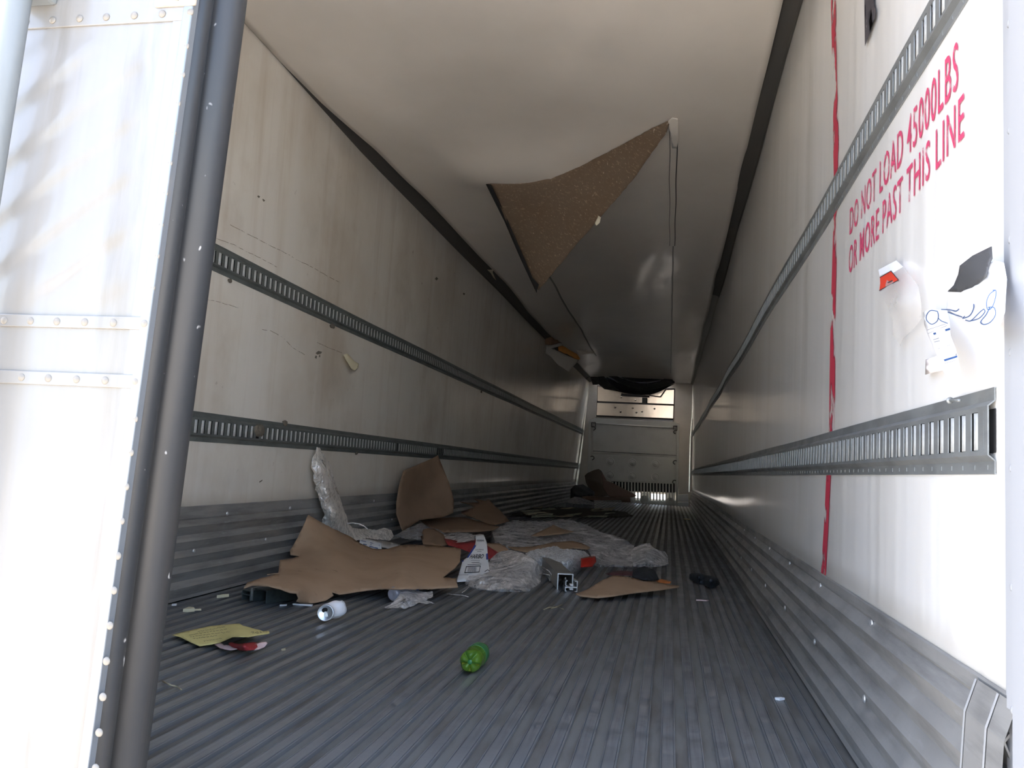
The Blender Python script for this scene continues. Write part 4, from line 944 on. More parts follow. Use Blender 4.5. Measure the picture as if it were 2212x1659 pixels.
strand = floor_sheet('film_strand', 'long dirty white twist of stretch wrap hanging down the left wall', 'plastic film',
    [(695, 25), (715, 28), (745, 75), (775, 130), (800, 150), (830, 270), (870, 400), (910, 530), (940, 590), (945, 640), (985, 680), (1040, 690), (1100, 690), (1190, 700), (1240, 683), (1300, 700), (1322, 750), (1290, 784), (1180, 775), (1100, 765), (1000, 788), (950, 745), (900, 722), (820, 690), (740, 640), (740, 610), (762, 570), (730, 500), (705, 400), (680, 370), (690, 340), (665, 290), (672, 230), (648, 190), (660, 110), (685, 70)],
    [(695, 25, ('x', -1.885)), (648, 190, ('x', -1.885)), (800, 150, ('x', -1.88)), (740, 190, ('x', -1.84)), (705, 400, ('x', -1.88)), (870, 400, ('x', -1.88)), (790, 400, ('x', -1.82)), (760, 570, ('x', -1.86)), (910, 530, ('x', -1.86)), (850, 560, ('x', -1.80)), (740, 640, Yv(4.33)), (945, 640, Yv(4.6)), (900, 722, Yv(4.5)), (1100, 690, Yv(5.0)), (1000, 788, Yv(4.65)), (1180, 775, Yv(4.9)), (1240, 683, Yv(5.1)), (1322, 750, Yv(5.15)), (1100, 735, Yv(4.85))],
    M['film_white'], conv=c3, step=2.6, crumple=.014, cscale=24, th=.004, stretch=(1, .8, .3), ridged=True, fray=.6, seed=8)
f = FUN[strand.name]
cord = link('film_cord', tube('film_cord', [CAM+ray(*c3(v))*(f(*c3(v))-.02)-strand.location for v in [(735, 130), (770, 190), (800, 260), (835, 330), (870, 400)]], .006, 6), M['film_white'], strand)
link('film_loop', tube('film_loop', [CAM+ray(*c3(v))*(4.65)-strand.location for v in [(940, 645), (980, 640), (1040, 648), (1080, 665), (1110, 690)]], .004, 6), M['film_white'], strand)
# small boxes and sheets
lab = floor_sheet('shipping_label', 'white label with blue lines behind the big cardboard back edge', 'label',
    [(1048, 770), (1110, 768), (1222, 802), (1222, 852), (1160, 850), (1040, 812)], [(1048, 770, Yv(4.75)), (1222, 802, Yv(4.75)), (1222, 852, Yv(4.68)), (1040, 812, Yv(4.62))], M['paper_white'], conv=c3, step=6, crumple=.002, cscale=8, th=.001)
f = FUN[lab.name]
on_sheet('print_line', stroke([(1060, 785), (1095, 792)], 1.2, c3)+stroke([(1130, 800), (1205, 822)], 1.5, c3)+stroke([(1130, 815), (1205, 836)], 1.2, c3)+stroke([(1075, 812), (1100, 818)], 2.0, c3)+stroke([(1125, 830), (1190, 846)], 2.4, c3), f, M['ink_blue'], lab, .004)
gp_ = floor_sheet('paper_scrap', 'grey paper flap sticking out beside the blue lined label', 'paper',
    [(1190, 780), (1290, 795), (1385, 820), (1360, 838), (1290, 852), (1222, 835)], [(1190, 780, Yv(4.85)), (1385, 820, Yv(4.95)), (1290, 852, Yv(4.75))], mat('grey_paper', (.42, .42, .41), .6), conv=c3, step=7, crumple=.003, cscale=8, th=.001)
reds = floor_sheet('red_sheet', 'red plastic sheet behind the white printed carton', 'plastic sheet',
    [(-5, 328), (130, 355), (270, 335), (380, 398), (460, 450), (432, 496), (370, 505), (300, 480), (150, 420), (30, 386)], [(-5, 328, Yv(5.1)), (270, 335, Yv(5.1)), (460, 450, Yv(4.8)), (370, 505, Yv(4.7)), (30, 386, Yv(4.95))], M['red'], conv=c4, step=6, crumple=.004, cscale=8, th=.002)
har = floor_sheet('printed_carton', 'white flattened carton printed with a brand name, leaning on the film', 'carton',
    [(265, 302), (300, 292), (335, 296), (362, 366), (368, 440), (372, 505), (385, 600), (372, 640), (240, 690), (112, 700), (104, 690), (130, 610), (155, 520), (197, 490), (262, 380), (268, 350)],
    [(265, 302, Yv(4.75)), (335, 296, Yv(4.78)), (362, 366, Yv(4.6)), (197, 490, Yv(4.4)), (385, 600, Yv(4.25)), (112, 700, Z(.015)), (300, 500, Yv(4.42))], M['paper_white'], conv=c4, step=6, crumple=.002, cscale=8, th=.002)
f = FUN[har.name]
o = on_sheet('blue_edge', [[(262, 378), (270, 392), (205, 492), (190, 494)], [(354, 366), (363, 366), (374, 508), (356, 508)], [(150, 518), (165, 512), (162, 524), (146, 528)]], f, M['print_blue'], har, .004, c4); o['label'] = 'blue printed border'
text_quad('printed_word', 'HARIBO', [(213, 500), (326, 500), (342, 462), (230, 462)], f, M['ink'], har, .005, .03, c4)
text_quad('printed_word', 'GOLDBEARS', [(275, 352), (338, 354), (338, 340), (276, 338)], f, M['ink'], har, .010, .01, c4)
text_quad('printed_word', 'GOLDBEARS', [(262, 430), (334, 430), (336, 418), (266, 418)], f, M['ink_grey'], har, .005, .01, c4)
on_sheet('print_line', stroke([(280, 441), (315, 441)], 1.0, c4)+stroke([(228, 515), (302, 515)], .9, c4)+stroke([(232, 535), (298, 533)], 1.3, c4)+stroke([(198, 551), (312, 546)], 1.4, c4)+stroke([(120, 640), (205, 638)], .8, c4), f, M['ink_grey'], har, .005)
on_sheet('barcode_box', stroke([(188, 568), (307, 562), (295, 615), (174, 620), (188, 568)], 1.5, c4)+stroke([(345, 610), (368, 596), (382, 602)], 1.5, c4)+stroke([(340, 632), (378, 620)], 2, c4), f, M['ink'], har, .005)
bars = []
for k in range(14):
    x = 200+k*5.4; bars.append([(x, 573), (x+2.2+(k % 3), 573), (x-6+2.2+(k % 3), 612), (x-6, 612)])
on_sheet('barcode', bars, f, M['ink_grey'], har, .005, c4)
pouch = floor_sheet('red_pouch', 'small shiny red packet beside the bubble wrap', 'packet',
    [(1165, 500), (1200, 490), (1235, 484), (1292, 484), (1295, 530), (1262, 570), (1200, 572), (1162, 575), (1165, 540)], [(1165, 500, Yv(5.05)), (1292, 484, Yv(5.2)), (1262, 570, Yv(4.95)), (1162, 575, Yv(4.85)), (1225, 530, Yv(4.95))], M['red_bright'], conv=c4, step=5, crumple=.008, cscale=16, th=.003)
mar = floor_sheet('maroon_scrap', 'dark maroon film scrap behind the pointed cardboard', 'scrap',
    [(1375, 630), (1440, 612), (1520, 604), (1625, 612), (1605, 650), (1480, 642), (1400, 640)], [(1375, 630, Z(.03)), (1520, 604, Z(.05)), (1625, 612, Z(.05)), (1480, 642, Z(.04))], M['maroon'], conv=c4, step=5, crumple=.006, cscale=14, th=.002)
clo = floor_sheet('dark_rag', 'dark grey rag crumpled behind the pointed cardboard tip', 'rag',
    [(1612, 602), (1660, 580), (1705, 568), (1790, 600), (1812, 640), (1832, 682), (1762, 692), (1680, 680), (1602, 662)], [(1612, 602, Z(.07)), (1705, 568, Z(.08)), (1832, 682, Z(.03)), (1602, 662, Z(.05)), (1720, 630, Z(.075))], M['glove'], conv=c4, step=5, crumple=.014, cscale=16, th=.003)
ora = floor_sheet('orange_wrapper', 'small shiny orange wrapper at the pointed cardboard tip', 'wrapper',
    [(1800, 692), (1850, 676), (1900, 684), (1938, 700), (1925, 714), (1880, 712), (1830, 706)], [(1800, 692, Z(.03)), (1850, 676, Z(.045)), (1938, 700, Z(.04)), (1880, 712, Z(.035))], M['orange'], conv=c4, step=3.5, crumple=.008, cscale=30, th=.002)
def c8(v): return (1480+v[0]/5.53, 1040+v[1]/5.53)
glv = thing('black_glove', 'small black crumpled glove alone on the bare floor at right', 'glove', at(1515, 1258, 'z', 0))
a = sheet('palm', [(170, 1170), (200, 1140), (250, 1120), (330, 1130), (390, 1165), (412, 1215), (380, 1232), (300, 1228), (220, 1218), (175, 1200)], [(170, 1170, Z(.03)), (250, 1120, Z(.045)), (412, 1215, Z(.012)), (220, 1218, Z(.012)), (300, 1175, Z(.055))], M['glove'], None, c8, 4, .006, 22, 0, True); rel(a, glv)
a = sheet('cuff', [(50, 1110), (80, 1095), (150, 1098), (230, 1110), (240, 1135), (170, 1150), (180, 1180), (120, 1170), (60, 1145)], [(50, 1110, Z(.03)), (150, 1098, Z(.05)), (240, 1135, Z(.04)), (120, 1170, Z(.02)), (150, 1130, Z(.05))], M['glove'], None, c8, 4, .006, 22, 0, True, seed=2); rel(a, glv)

# yellow note and candy wrapper
c9 = lambda v: (340+v[0]/4.809, 1280+v[1]/4.809)
yel = floor_sheet('yellow_note', 'yellow handwritten note paper lying on the floor near the door', 'paper',
    [(152, 442), (240, 415), (400, 380), (550, 348), (700, 335), (850, 322), (890, 345), (960, 362), (1010, 380), (1060, 388), (1100, 405), (1160, 398), (1165, 425), (1060, 442), (940, 465), (880, 462), (780, 465), (720, 490), (650, 520), (560, 540), (440, 558), (350, 520), (290, 490), (240, 465)],
    [(152, 442, Z(.012)), (400, 380, Z(.012)), (850, 322, Z(.010)), (1165, 410, Z(.035)), (880, 462, Z(.06)), (780, 465, Z(.05)), (650, 520, Z(.018)), (440, 558, Z(.006)), (700, 420, Z(.022)), (300, 450, Z(.010)), (940, 400, Z(.03)), (550, 348, Z(.011)), (550, 450, Z(.015))], M['yellow'], conv=c9, step=5, crumple=.0015, cscale=14, th=.0008)
f = FUN[yel.name]; st = []; rn = random.Random(3)
for r0, (xa, ya, xb, yb) in enumerate([(420, 405, 690, 358), (330, 438, 720, 380), (340, 460, 760, 405), (370, 480, 600, 450), (480, 505, 640, 480)]):
    x = xa
    while x < xb:
        w = rn.uniform(14, 46); t = (x-xa)/(xb-xa); y = ya+(yb-ya)*t
        pts = [(x+q*w/4, y+(yb-ya)/(xb-xa)*q*w/4+rn.uniform(-5, 5)) for q in range(5)]; st += stroke(pts, .55, c9); x += w+rn.uniform(5, 14)
st += stroke([(970, 412), (1000, 408), (990, 425)], .8, c9)+stroke([(1010, 420), (1040, 408), (1050, 420), (1030, 424)], .8, c9)+stroke([(1065, 405), (1080, 412), (1072, 418)], .9, c9)
on_sheet('handwriting', st, f, M['ink'], yel, .006)
wrp = thing('candy_wrapper', 'twisted red and white candy wrapper beside the yellow note', 'wrapper', at(520, 1396, 'z', 0))
a = sheet('white_wrap', [(580, 535), (630, 510), (655, 520), (690, 545), (740, 552), (830, 590), (760, 602), (690, 590), (640, 575)], [(580, 535, Z(.008)), (655, 520, Z(.015)), (830, 590, Z(.012)), (690, 590, Z(.008))], M['red_pale'], None, c9, 3, .006, 30, .0015); rel(a, wrp)
a = sheet('red_wrap', [(740, 525), (765, 518), (850, 535), (960, 520), (1030, 520), (1040, 570), (1000, 598), (920, 605), (860, 605), (810, 585), (745, 555)], [(740, 525, Z(.02)), (960, 520, Z(.025)), (1040, 570, Z(.015)), (860, 605, Z(.008)), (900, 560, Z(.028))], M['red'], None, c9, 3, .005, 30, .0015); rel(a, wrp); a['label'] = 'red printed middle'
a = sheet('white_wrap', [(1010, 540), (1080, 515), (1130, 515), (1145, 530), (1110, 570), (1060, 592), (1000, 605), (1020, 570)], [(1010, 540, Z(.02)), (1130, 515, Z(.025)), (1110, 570, Z(.012)), (1000, 605, Z(.008))], M['red_pale'], None, c9, 3, .005, 30, .0015, seed=3); rel(a, wrp)

# crushed can
canT = thing('drink_can', 'crushed silver drink can lying in front of the big cardboard', 'can', at(712, 1340, 'z', 0))
lidc = at(703, 1324, 'z', .036); endc = at(732, 1308, 'y', 3.075)
ax = (endc-lidc); Lc = .082; ax.normalize()
toc = (CAM-lidc).normalized()
ax = (ax*.62-toc*.80).normalized(); CAN_OFF = ax.to_track_quat('Z', 'Y').inverted() @ (_r*.040+_u*.012)
def can_squash(v):
    t = v.z/Lc; k = 1-.30*math.exp(-((t-.33)/.16)**2)*(0.6+.4*math.sin(3*math.atan2(v.y, v.x)+.6))
    k *= 1+.05*math.sin(5*math.atan2(v.y, v.x)+4*t)*min(1, 4*t)
    e = max(0, min(1, (t-.12)/.6)); e = e*e*(3-2*e)
    return Vector((v.x*k, v.y*k, v.z*.8))+CAN_OFF*e
R_ = .031
_lu = ax.to_track_quat('Z', 'Y').inverted() @ (_u-.25*_r); LID_A = math.atan2(_lu.y, _lu.x)
_lp = ax.to_track_quat('Z', 'Y').inverted() @ (_u*.75+_r*.5+toc*.2); PAN_A = math.atan2(_lp.y, _lp.x)
q_ = ax.to_track_quat('Z', 'Y')
CAN_M = Matrix.Translation(lidc-canT.location) @ q_.to_matrix().to_4x4()
def place(o, extra=Matrix.Identity(4)): o.matrix_local = CAN_M @ extra; return o
pr = [(R_*.86, 0), (R_*.90, .0015), (R_*.9, .004), (R_*1.02, .012)]+[(R_*1.03, .012+.006*k) for k in range(1, 11)]+[(R_*.95, .076), (R_*.75, Lc), (0, Lc-.006)]
place(link('can_body', lathe('can_body', pr, 28, True, can_squash), M['can_print'], canT))
place(link('can_lid', lathe('can_lid', [(R_*.88, -.001), (R_*.93, -.0022), (R_*.90, -.003), (R_*.82, -.0022), (R_*.78, -.0006), (0, -.0006)], 28), M['can'], canT))
LM = Matrix.Rotation(LID_A, 4, 'Z')
place(link('opening', lathe('opening', [(.0085, -.0009), (0, -.0012)], 16), M['dark_gap'], canT), LM @ Matrix.Translation((.0105, 0, -.0010)) @ Matrix.Scale(1.25, 4, (0, 1, 0)))
o = place(link('pull_tab', box_mesh('pull_tab', ((-.014, -.006, -.0034), (-.001, .006, -.0020)), ((-.002, -.004, -.0030), (.005, .004, -.0016))), M['can'], canT), LM); bevel(o, .0012)
for h0, h1, a0, a1 in ((.050, .066, -.75, -.2), (.050, .074, .0, .62), (.070, .080, -.5, -.1)):
    vs = [can_squash(Vector((R_*1.045*math.cos(a), R_*1.045*math.sin(a), h))) for h in (h0, (h0+h1)/2, h1) for a in [PAN_A+a0+(a1-a0)*k/5 for k in range(6)]]
    place(link('printed_panel', mesh('printed_panel', vs, [(r*6+i, r*6+i+1, r*6+i+7, r*6+i+6) for r in (0, 1) for i in range(5)], True), M['ink_grey'], canT))

# green bottle
_b0, _b1 = at(1014, 1431, 'z', .034), at(1046, 1397, 'z', .034)
gb = thing('drink_bottle', 'green plastic drink bottle lying base forward on the ribbed floor', 'bottle', (_b0.x, _b0.y, 0))
rb = .0318; bdir = Vector((_b1.x-_b0.x+.004, _b1.y-_b0.y, 0)).normalized(); q_ = bdir.to_track_quat('Z', 'Y')
mtx = Matrix.Translation((0, 0, rb+.002)) @ q_.to_matrix().to_4x4()
def petal(v):
    if v.z > .022: return v
    a = math.atan2(v.y, v.x); r = math.hypot(v.x, v.y); k = 1-(1-math.cos(2.5*(a-math.pi/2))**2)**3
    return Vector((v.x, v.y, v.z+.015*(1-k)*min(1, r/.02)*(1-v.z/.022)))
pr = [(0, .007), (.006, .006), (.014, .001), (.020, 0), (.026, .003), (.031, .010), (rb, .022), (rb, .05), (rb*.97, .056), (rb, .062), (rb, .128), (rb*.9, .146), (.02, .168), (.0125, .182), (.0125, .196)]
o = link('bottle_body', lathe('bottle_body', pr, 40, True, petal), M['green'], gb); o.matrix_local = mtx
o = link('label_band', lathe('label_band', [(rb+.0008, .082), (rb+.001, .084), (rb+.001, .124), (rb+.0008, .126)], 40), M['green_label'], gb); o.matrix_local = mtx
o = link('bottle_cap', lathe('bottle_cap', [(.0145, .183), (.0145, .199), (0, .199)], 20), M['green_label'], gb); o.matrix_local = mtx
vs, fs = [], []
for k in range(13):      # drink lying in the lower half
    zz = .012+.112*k/12
    for j in range(13):
        a = math.pi+math.pi*j/12; vs.append((rb*.94*math.cos(a)*(.85 if k == 0 else 1), zz, max(-1, math.sin(a))*rb*.94*(.85 if k == 0 else 1)-.002))
for k in range(12):
    for j in range(12): a = k*13+j; fs.append((a, a+1, a+14, a+13))
    fs.append((k*13, k*13+13, k*13+25, k*13+12))
fs += [tuple(range(13)), tuple(range(12*13, 13*13))[::-1]]
o = link('drink', mesh('drink', vs, fs, True), M['drink'], gb)
o.matrix_local = Matrix.Translation((0, 0, rb+.002)) @ Matrix.Rotation(math.atan2(-bdir.x, bdir.y), 4, 'Z')
for k, aa in enumerate((-.9, -.3, .3, .9)):
    vs = [((rb+.0018)*math.cos(a), (rb+.0018)*math.sin(a), h) for h in (.092+.002*(k % 2), .114) for a in (aa-.12, aa, aa+.12)]
    o = link('label_print', mesh('label_print', vs, [(0, 1, 4, 3), (1, 2, 5, 4)]), M['paper_white'], gb); o.matrix_local = mtx
o = link('base_star', lathe('base_star', [(.0075, .0075), (.006, .0055), (0, .006)], 20), M['green_label'], gb); o.matrix_local = mtx
# clear bottle under cardboard
cb = thing('clear_bottle', 'clear empty plastic bottle tucked under the big cardboard front edge', 'bottle', at(845, 1302, 'z', 0))
o = link('bottle_body', lathe('bottle_body', [(0, .006), (.010, .004), (.018, 0), (.026, .004), (.031, .014), (.0315, .03), (.030, .034), (.0315, .038), (.0315, .10), (.024, .13), (.012, .15), (.012, .165)], 28), M['clear'], cb)
o.location = (0, 0, .034); o.rotation_euler = Vector((.35, .93, .04)).to_track_quat('Z', 'Y').to_euler()
o = link('bottle_cap', lathe('bottle_cap', [(.0145, .153), (.0145, .168), (0, .168)], 16), M['print_blue'], cb); o.location = (0, 0, .034); o.rotation_euler = Vector((.35, .93, .04)).to_track_quat('Z', 'Y').to_euler()

# cargo beams
def channel(w, h, t, L, lip=.0):
    pts = [(-w/2, 0), (-w/2, h), (w/2, h), (w/2, 0), (w/2-t, 0), (w/2-t, h-t), (-w/2+t, h-t), (-w/2+t, 0)]
    n = 8; vs = [(x, y, z) for y in (0, L) for x, z in pts]; fs = [(0, 1, 6, 7), (1, 2, 5, 6), (2, 3, 4, 5), (15, 14, 9, 8), (14, 13, 10, 9), (13, 12, 11, 10)]
    fs += [(i, n+i, n+(i+1) % n, (i+1) % n) for i in range(n)]
    bm = bmesh.new(); bv = [bm.verts.new(v) for v in vs]
    for f in fs: bm.faces.new([bv[k] for k in f])
    return bm
bp = at(1226, 1276, 'z', 0)
beam = thing('cargo_beam', 'aluminium cargo beam end with open latch, under the bubble wrap', 'beam', bp)
beam.rotation_euler = (0, 0, math.radians(15))
o = link('beam_channel', bm_mesh('beam_channel', channel(.078, .078, .005, 1.0)), M['beam'], beam); o.location = (-.012, 0.02, .002); bevel(o, .0012)
o = link('beam_rim', bm_mesh('beam_rim', channel(.080, .080, .005, .006)), M['can'], beam); o.location = (-.012, .012, .002)
for nm, x0, z0_, z1_, lip in (('latch_plate', .041, .0, .054, -.010), ('latch_plate', -.016, .026, .054, .010), ('latch_plate', -.018, .0, .020, .010)):
    o = link(nm, box_mesh(nm, ((x0, -.028, z0_), (x0+.004, .05, z1_)), ((min(x0, x0+lip), -.028, z1_-.004), (max(x0+.004, x0+lip), .05, z1_)), ((min(x0, x0+lip), -.028, z0_), (max(x0+.004, x0+lip), .05, z0_+.004))), M['can'], beam)
o = link('latch_tray', box_mesh('latch_tray', ((-.018, -.024, .017), (.045, .05, .023))), M['can'], beam); bevel(o, .001)
for z in (.0285, .008):
    o = link('latch_button', box_mesh('latch_button', ((.006, -.03, z), (.024, .0, z+.0085))), M['white_block'], beam); bevel(o, .002)
o = link('latch_pin', lathe('latch_pin', [(.004, 0), (.004, .04), (0, .04)], 10), M['rail'], beam); o.location = (-.012, .01, .024)
bp = at(545, 1299, 'z', 0)
beam2 = thing('cargo_beam', 'dark steel cargo beam end under the left tip of the big cardboard', 'beam', bp)
beam2.rotation_euler = (0, 0, math.radians(-28))
o = link('beam_channel', bm_mesh('beam_channel', channel(.085, .050, .005, .20)), M['beam_dark'], beam2); o.location = (.022, .02, 0); bevel(o, .001)
o = link('latch_frame', bm_mesh('latch_frame', channel(.06, .042, .004, .09)), M['beam_dark'], beam2); o.location = (-.03, -.012, 0); bevel(o, .001)
o = link('latch_plate', box_mesh('latch_plate', ((-.064, -.014, .022), (.0, .05, .027))), M['beam_dark'], beam2)
o = link('latch_pin', lathe('latch_pin', [(.006, 0), (.006, .05), (0, .05)], 10), M['rail'], beam2); o.location = (.0, -.005, .004)
# loose straps by the beam
for i, (lab_, pts) in enumerate((('looped thin white plastic strap just left of the cargo beam', [(815, 566), (850, 580), (890, 605), (915, 640), (925, 690), (918, 702)]), ('second thin white strap curling under the bubble wrap', [(812, 636), (850, 632), (895, 640), (905, 670), (900, 690), (880, 640), (845, 600)]), ('fine film thread in front of the film ball', [(20, 800), (90, 808), (150, 812), (205, 826)]), ('curled film thread at the foot of the printed carton', [(150, 792), (180, 770), (205, 745), (215, 735)]))):
    zz = [.06, .07, .06, .04, .015, .008, .03] if i < 2 else [.006]*7
    P_ = [at(*c4(v), 'z', zz[k]) for k, v in enumerate(pts)]
    o = link('plastic_strap', tube('plastic_strap', P_, .0032 if i < 2 else .002, 5), M['film_white']); tag(o, lab_, 'strap')

# ------------------------------------------------------------------ far debris
def cr5(v): return (1230+v[0]/7.9, 920+v[1]/7.9)
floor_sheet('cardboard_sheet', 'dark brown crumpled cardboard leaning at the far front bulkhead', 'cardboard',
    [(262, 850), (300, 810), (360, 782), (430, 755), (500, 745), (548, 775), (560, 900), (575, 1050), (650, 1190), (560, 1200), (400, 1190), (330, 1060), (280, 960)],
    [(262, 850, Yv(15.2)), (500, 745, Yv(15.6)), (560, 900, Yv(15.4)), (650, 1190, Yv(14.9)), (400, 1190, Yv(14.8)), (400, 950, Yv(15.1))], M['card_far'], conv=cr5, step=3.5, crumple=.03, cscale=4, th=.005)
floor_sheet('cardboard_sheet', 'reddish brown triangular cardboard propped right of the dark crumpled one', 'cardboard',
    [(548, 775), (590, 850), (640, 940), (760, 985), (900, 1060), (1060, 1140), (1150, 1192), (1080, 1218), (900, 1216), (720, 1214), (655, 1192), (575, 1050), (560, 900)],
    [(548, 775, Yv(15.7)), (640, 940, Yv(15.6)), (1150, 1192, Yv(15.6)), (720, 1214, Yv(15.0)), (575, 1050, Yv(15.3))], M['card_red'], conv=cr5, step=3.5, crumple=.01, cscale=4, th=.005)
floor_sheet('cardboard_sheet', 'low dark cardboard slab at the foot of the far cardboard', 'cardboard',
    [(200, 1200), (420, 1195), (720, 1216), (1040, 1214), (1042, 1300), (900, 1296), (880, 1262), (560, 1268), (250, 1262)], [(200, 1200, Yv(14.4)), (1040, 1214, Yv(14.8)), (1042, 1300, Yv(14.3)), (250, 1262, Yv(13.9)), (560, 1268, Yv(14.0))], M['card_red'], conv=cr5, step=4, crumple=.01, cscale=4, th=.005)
floor_sheet('dark_tarp', 'dark crumpled tarp beside the far cardboard by the left wall', 'tarp',
    [(20, 1080), (100, 1010), (230, 1000), (330, 1060), (430, 1130), (400, 1195), (200, 1200), (90, 1180)], [(20, 1080, Yv(14.6)), (230, 1000, Yv(15.1)), (430, 1130, Yv(14.8)), (200, 1200, Yv(14.3)), (230, 1100, Yv(14.6))], M['fabric_dark'], conv=cr5, step=3.5, crumple=.05, cscale=4, th=0, skirt=True)
floor_sheet('film_scrap', 'bluish grey film heap in front of the far cardboard', 'plastic film',
    [(0, 1250), (90, 1210), (200, 1225), (330, 1270), (430, 1320), (420, 1350), (250, 1340), (60, 1330), (-60, 1310)], [(0, 1250, Yv(13.0)), (200, 1225, Yv(13.4)), (430, 1320, Yv(13.0)), (250, 1340, Yv(12.6)), (-60, 1310, Yv(12.6))], M['film_grey'], conv=cr5, step=3, crumple=.03, cscale=8, th=0, skirt=True, ridged=True, seed=5)
floor_sheet('debris_board', 'dark flat board under the pale shards on the far floor', 'board',
    [(1092, 1110), (1130, 1098), (1190, 1096), (1280, 1098), (1350, 1106), (1368, 1114), (1330, 1118), (1240, 1114), (1150, 1116)], [(1092, 1110, Z(.02)), (1190, 1096, Z(.04)), (1368, 1114, Z(.02)), (1240, 1114, Z(.02)), (1150, 1116, Z(.015))], mat('dark_board', (.06, .05, .035), .8), step=4, crumple=.01, cscale=6, th=.008, fray=1)
rn = random.Random(21)
for i in range(20):
    px, py = rn.uniform(1140, 1355), rn.uniform(1097, 1117); c = at(px, py, 'z', .03+rn.random()*.04)
    L, w = rn.uniform(.04, .15), rn.uniform(.02, .05); a = rn.uniform(-.6, .6)
    base = [(-1, -.3), (-.5, -.9), (.2, -.7), (1, -.2), (.7, .5), (0, .9), (-.7, .6)]
    vs = []
    for th_ in (0, .012):
        for bx, by in base:
            r = 1+rn.uniform(-.25, .25); x, y = bx*L*r, by*w*r
            vs.append((x*math.cos(a)-y*math.sin(a), x*math.sin(a)+y*math.cos(a), th_+.05*bx*rn.uniform(0, .5)+.02))
    n = 7; fs = [tuple(range(7))[::-1], tuple(range(7, 14))]+[(k, (k+1) % 7, 7+(k+1) % 7, 7+k) for k in range(7)]
    o = link('foam_shard', mesh('foam_shard', vs, fs), M['foam_dirty'] if rn.random() < .6 else M['straw']); o.location = (c.x, c.y, .012+rn.random()*.03)
    tag(o, 'pale broken foam shard in the scatter of debris on the far floor', 'shard', 'pale shards on the far floor')
# small chips on the near floor
def chip(label, px, py, shape, m, name='paper_chip', h=.006):
    c = at(px, py, 'z', .001); vs = [(x, y, z) for z in (0, h) for x, y in shape]; n = len(shape)
    fs = [tuple(range(n))[::-1], tuple(range(n, 2*n))]+[(k, (k+1) % n, n+(k+1) % n, n+k) for k in range(n)]
    bm = bmesh.new(); bv = [bm.verts.new((v[0], v[1], v[2]+.2*h*math.sin(90*v[0]))) for v in vs]
    for f in fs: bm.faces.new([bv[k] for k in f])
    o = link(name, bm_mesh(name, bm), m); o.location = c; tag(o, label, 'chip'); return o
chip('cream triangular chip near the door post, left of the yellow note', 408, 1320, [(-.02, .03), (-.012, -.02), (.028, -.008), (.01, .012)], M['chips'], h=.012)
chip('small white chip by the left scuff plate above the cream chip', 374, 1308, [(-.012, .012), (.0, -.01), (.016, -.004), (.008, .012)], M['paper_white'])
chip('pale chip in front of the dark cargo beam end', 478, 1291, [(-.016, -.008), (.012, -.004), (.022, .02), (-.002, .014)], M['chips'], h=.012)
chip('thin pale stick left of the crushed can', 654, 1308, [(-.038, -.012), (.038, .0), (.037, .014), (-.036, .004)], M['paper_white'], 'pale_stick', .006)
chip('tiny grey flake left of the pale stick', 612, 1309, [(-.014, -.003), (.012, -.001), (.012, .006), (-.012, .004)], M['paper_white'])
chip('thin pale flake beside the cream chip', 427, 1319, [(-.012, -.002), (.014, .001), (.01, .006), (-.01, .004)], M['chips'])
chip('tiny tan crumb right of the candy wrapper', 613, 1405, [(-.006, -.004), (.006, -.003), (.002, .008)], M['straw'])
chip('pale flake on the far floor beside the right scuff plate', 1484, 1122, [(-.03, -.1), (.05, -.08), (.04, .12), (-.05, .1)], M['chips'])
chip('small white flake on the floor near the right scuff plate', 1684, 1512, [(-.012, .004), (.0, -.008), (.014, .002), (.004, .008)], M['paper_white'])
chip('pink crumb below the black glove', 1517, 1298, [(-.03, -.006), (.02, -.01), (.03, .006), (-.01, .012)], M['red_pale'])
for lab_, pts in (('crossed straw stem in front of the cargo beam', [(1174, 1317), (1186, 1312), (1200, 1310), (1217, 1316)]), ('shorter straw stem leaning over the crossed one', [(1190, 1314), (1203, 1311), (1214, 1306)]), ('bent tan twig beside the rubber door seal', [(352, 1472), (368, 1480), (382, 1483), (392, 1490)])):
    o = link('straw_stem', tube('straw_stem', [at(a, b, 'z', .004+.006*(k % 2)) for k, (a, b) in enumerate(pts)], .0022, 5), M['straw']); tag(o, lab_, 'straw')
# scrap stuck on the left wall, bits on the rail
wc = sheet('foam_scrap', [(742, 766), (750, 764), (764, 780), (774, 786), (773, 794), (766, 801), (760, 797), (748, 778)], [(742, 766, ('x', -1.895)), (774, 790, ('x', -1.885)), (762, 799, ('x', -1.88)), (756, 780, ('x', -1.885))], M['chips'], None, None, 4, .002, 20, .006, zmin=-9)
tag(wc, 'cream wedge shaped scrap stuck to the left wall between the rails', 'scrap')

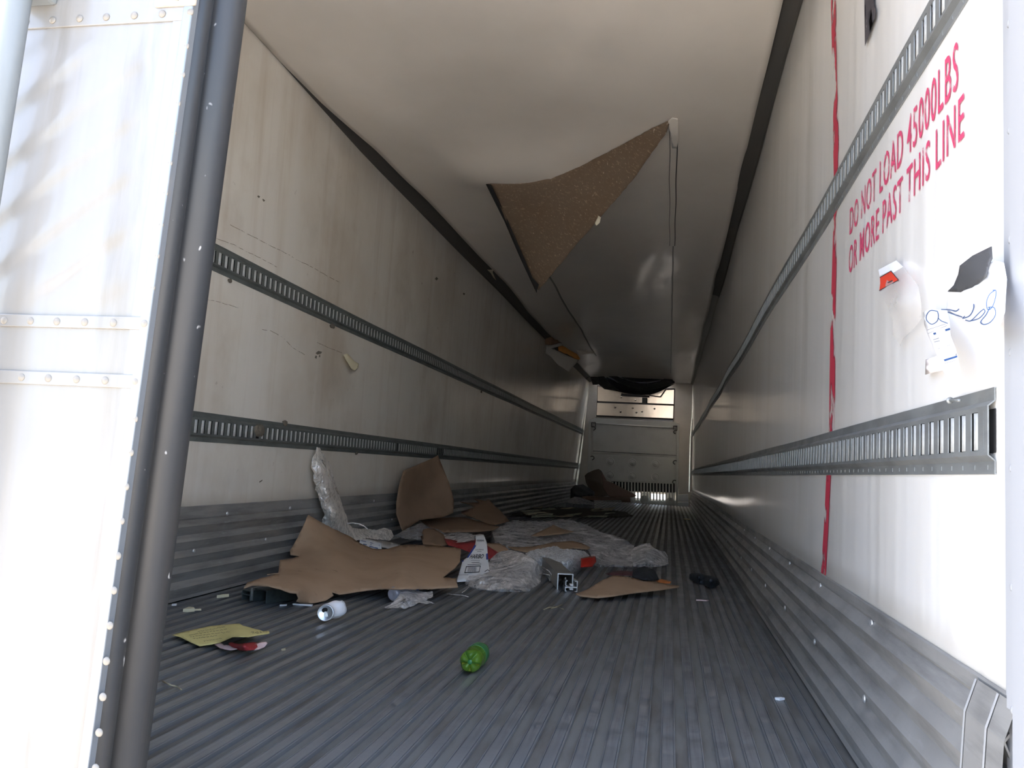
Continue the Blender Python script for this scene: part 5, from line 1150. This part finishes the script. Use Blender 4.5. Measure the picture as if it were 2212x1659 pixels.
def cw(v): return (420+v[0]/3.456, 480+v[1]/3.456)
for pts in ([(270, 20), (390, 80), (545, 160), (690, 230), (790, 290), (900, 340), (1000, 400), (1105, 455)], [(155, 115), (300, 170), (420, 230), (500, 270), (620, 335)], [(85, 575), (200, 600), (330, 640)],
            [(510, 800), (570, 810), (660, 855), (735, 935), (830, 990)], [(925, 900), (1010, 935), (1110, 975)]):
    q = []
    for a, b in zip(pts, pts[1:]):
        for k in range(4):
            q.append((a[0]+(b[0]-a[0])*k/4, a[1]+(b[1]-a[1])*k/4+random.uniform(-3, 3)))
    q.append(pts[-1]); polys = stroke(q, .9, cw); vs, fs = [], []
    for poly in polys:
        b_ = len(vs)
        for p in poly:
            w_ = at(*p, 'x', XL+.006); vs.append((wall_l(w_.y, w_.z)+.0012, w_.y, w_.z))
        fs.append((b_, b_+1, b_+2, b_+3))
    link('liner_crack', mesh('liner_crack', vs, fs), M['crack'], wl)

for px, py, wall_, r_, par in ((617, 914, rll, 1.0, rll), (773, 979, rll, .7, rll), (722, 704, rlu, 1.0, rlu), (1038, 846, rlu, .9, rlu), (498, 606, rlu, .6, rlu)):
    w_ = at(px, py, 'x', XL+.012)
    o = link('dirt_clump', lathe('dirt_clump', [(0, -.014), (.012, -.012), (.018, -.003), (.015, .007), (.008, .012), (0, .014)], 9, True, lambda v: v*(1+.45*noise.noise(v*90+Vector((px, 0, 0))))), M['mud'], par)
    o.location = Vector((wall_l(w_.y, w_.z)+.006, w_.y, w_.z))-par.location; o.scale = (r_*.5, r_*1.5, r_)
for poly in ([(684, 763), (690, 758), (698, 760), (700, 757), (696, 764), (688, 766)], [(684, 768), (687, 769), (686, 775), (682, 773)], [(692, 767), (694, 766), (694, 772), (691, 771)], [(559, 422), (564, 424), (562, 428), (558, 425)], [(570, 429), (575, 433), (572, 436), (569, 432)],
             [(562, 1040), (569, 1036), (568, 1039), (562, 1043)], [(940, 598), (944, 602), (940, 606), (937, 602)], [(997, 632), (1001, 634), (999, 638), (996, 635)]):
    vs = []
    for p in poly:
        w_ = at(*p, 'x', XL+.006); vs.append((wall_l(w_.y, w_.z)+.0014, w_.y, w_.z))
    link('scuff_mark', mesh('scuff_mark', vs, [tuple(range(len(vs)))]), M['mud'], wl)
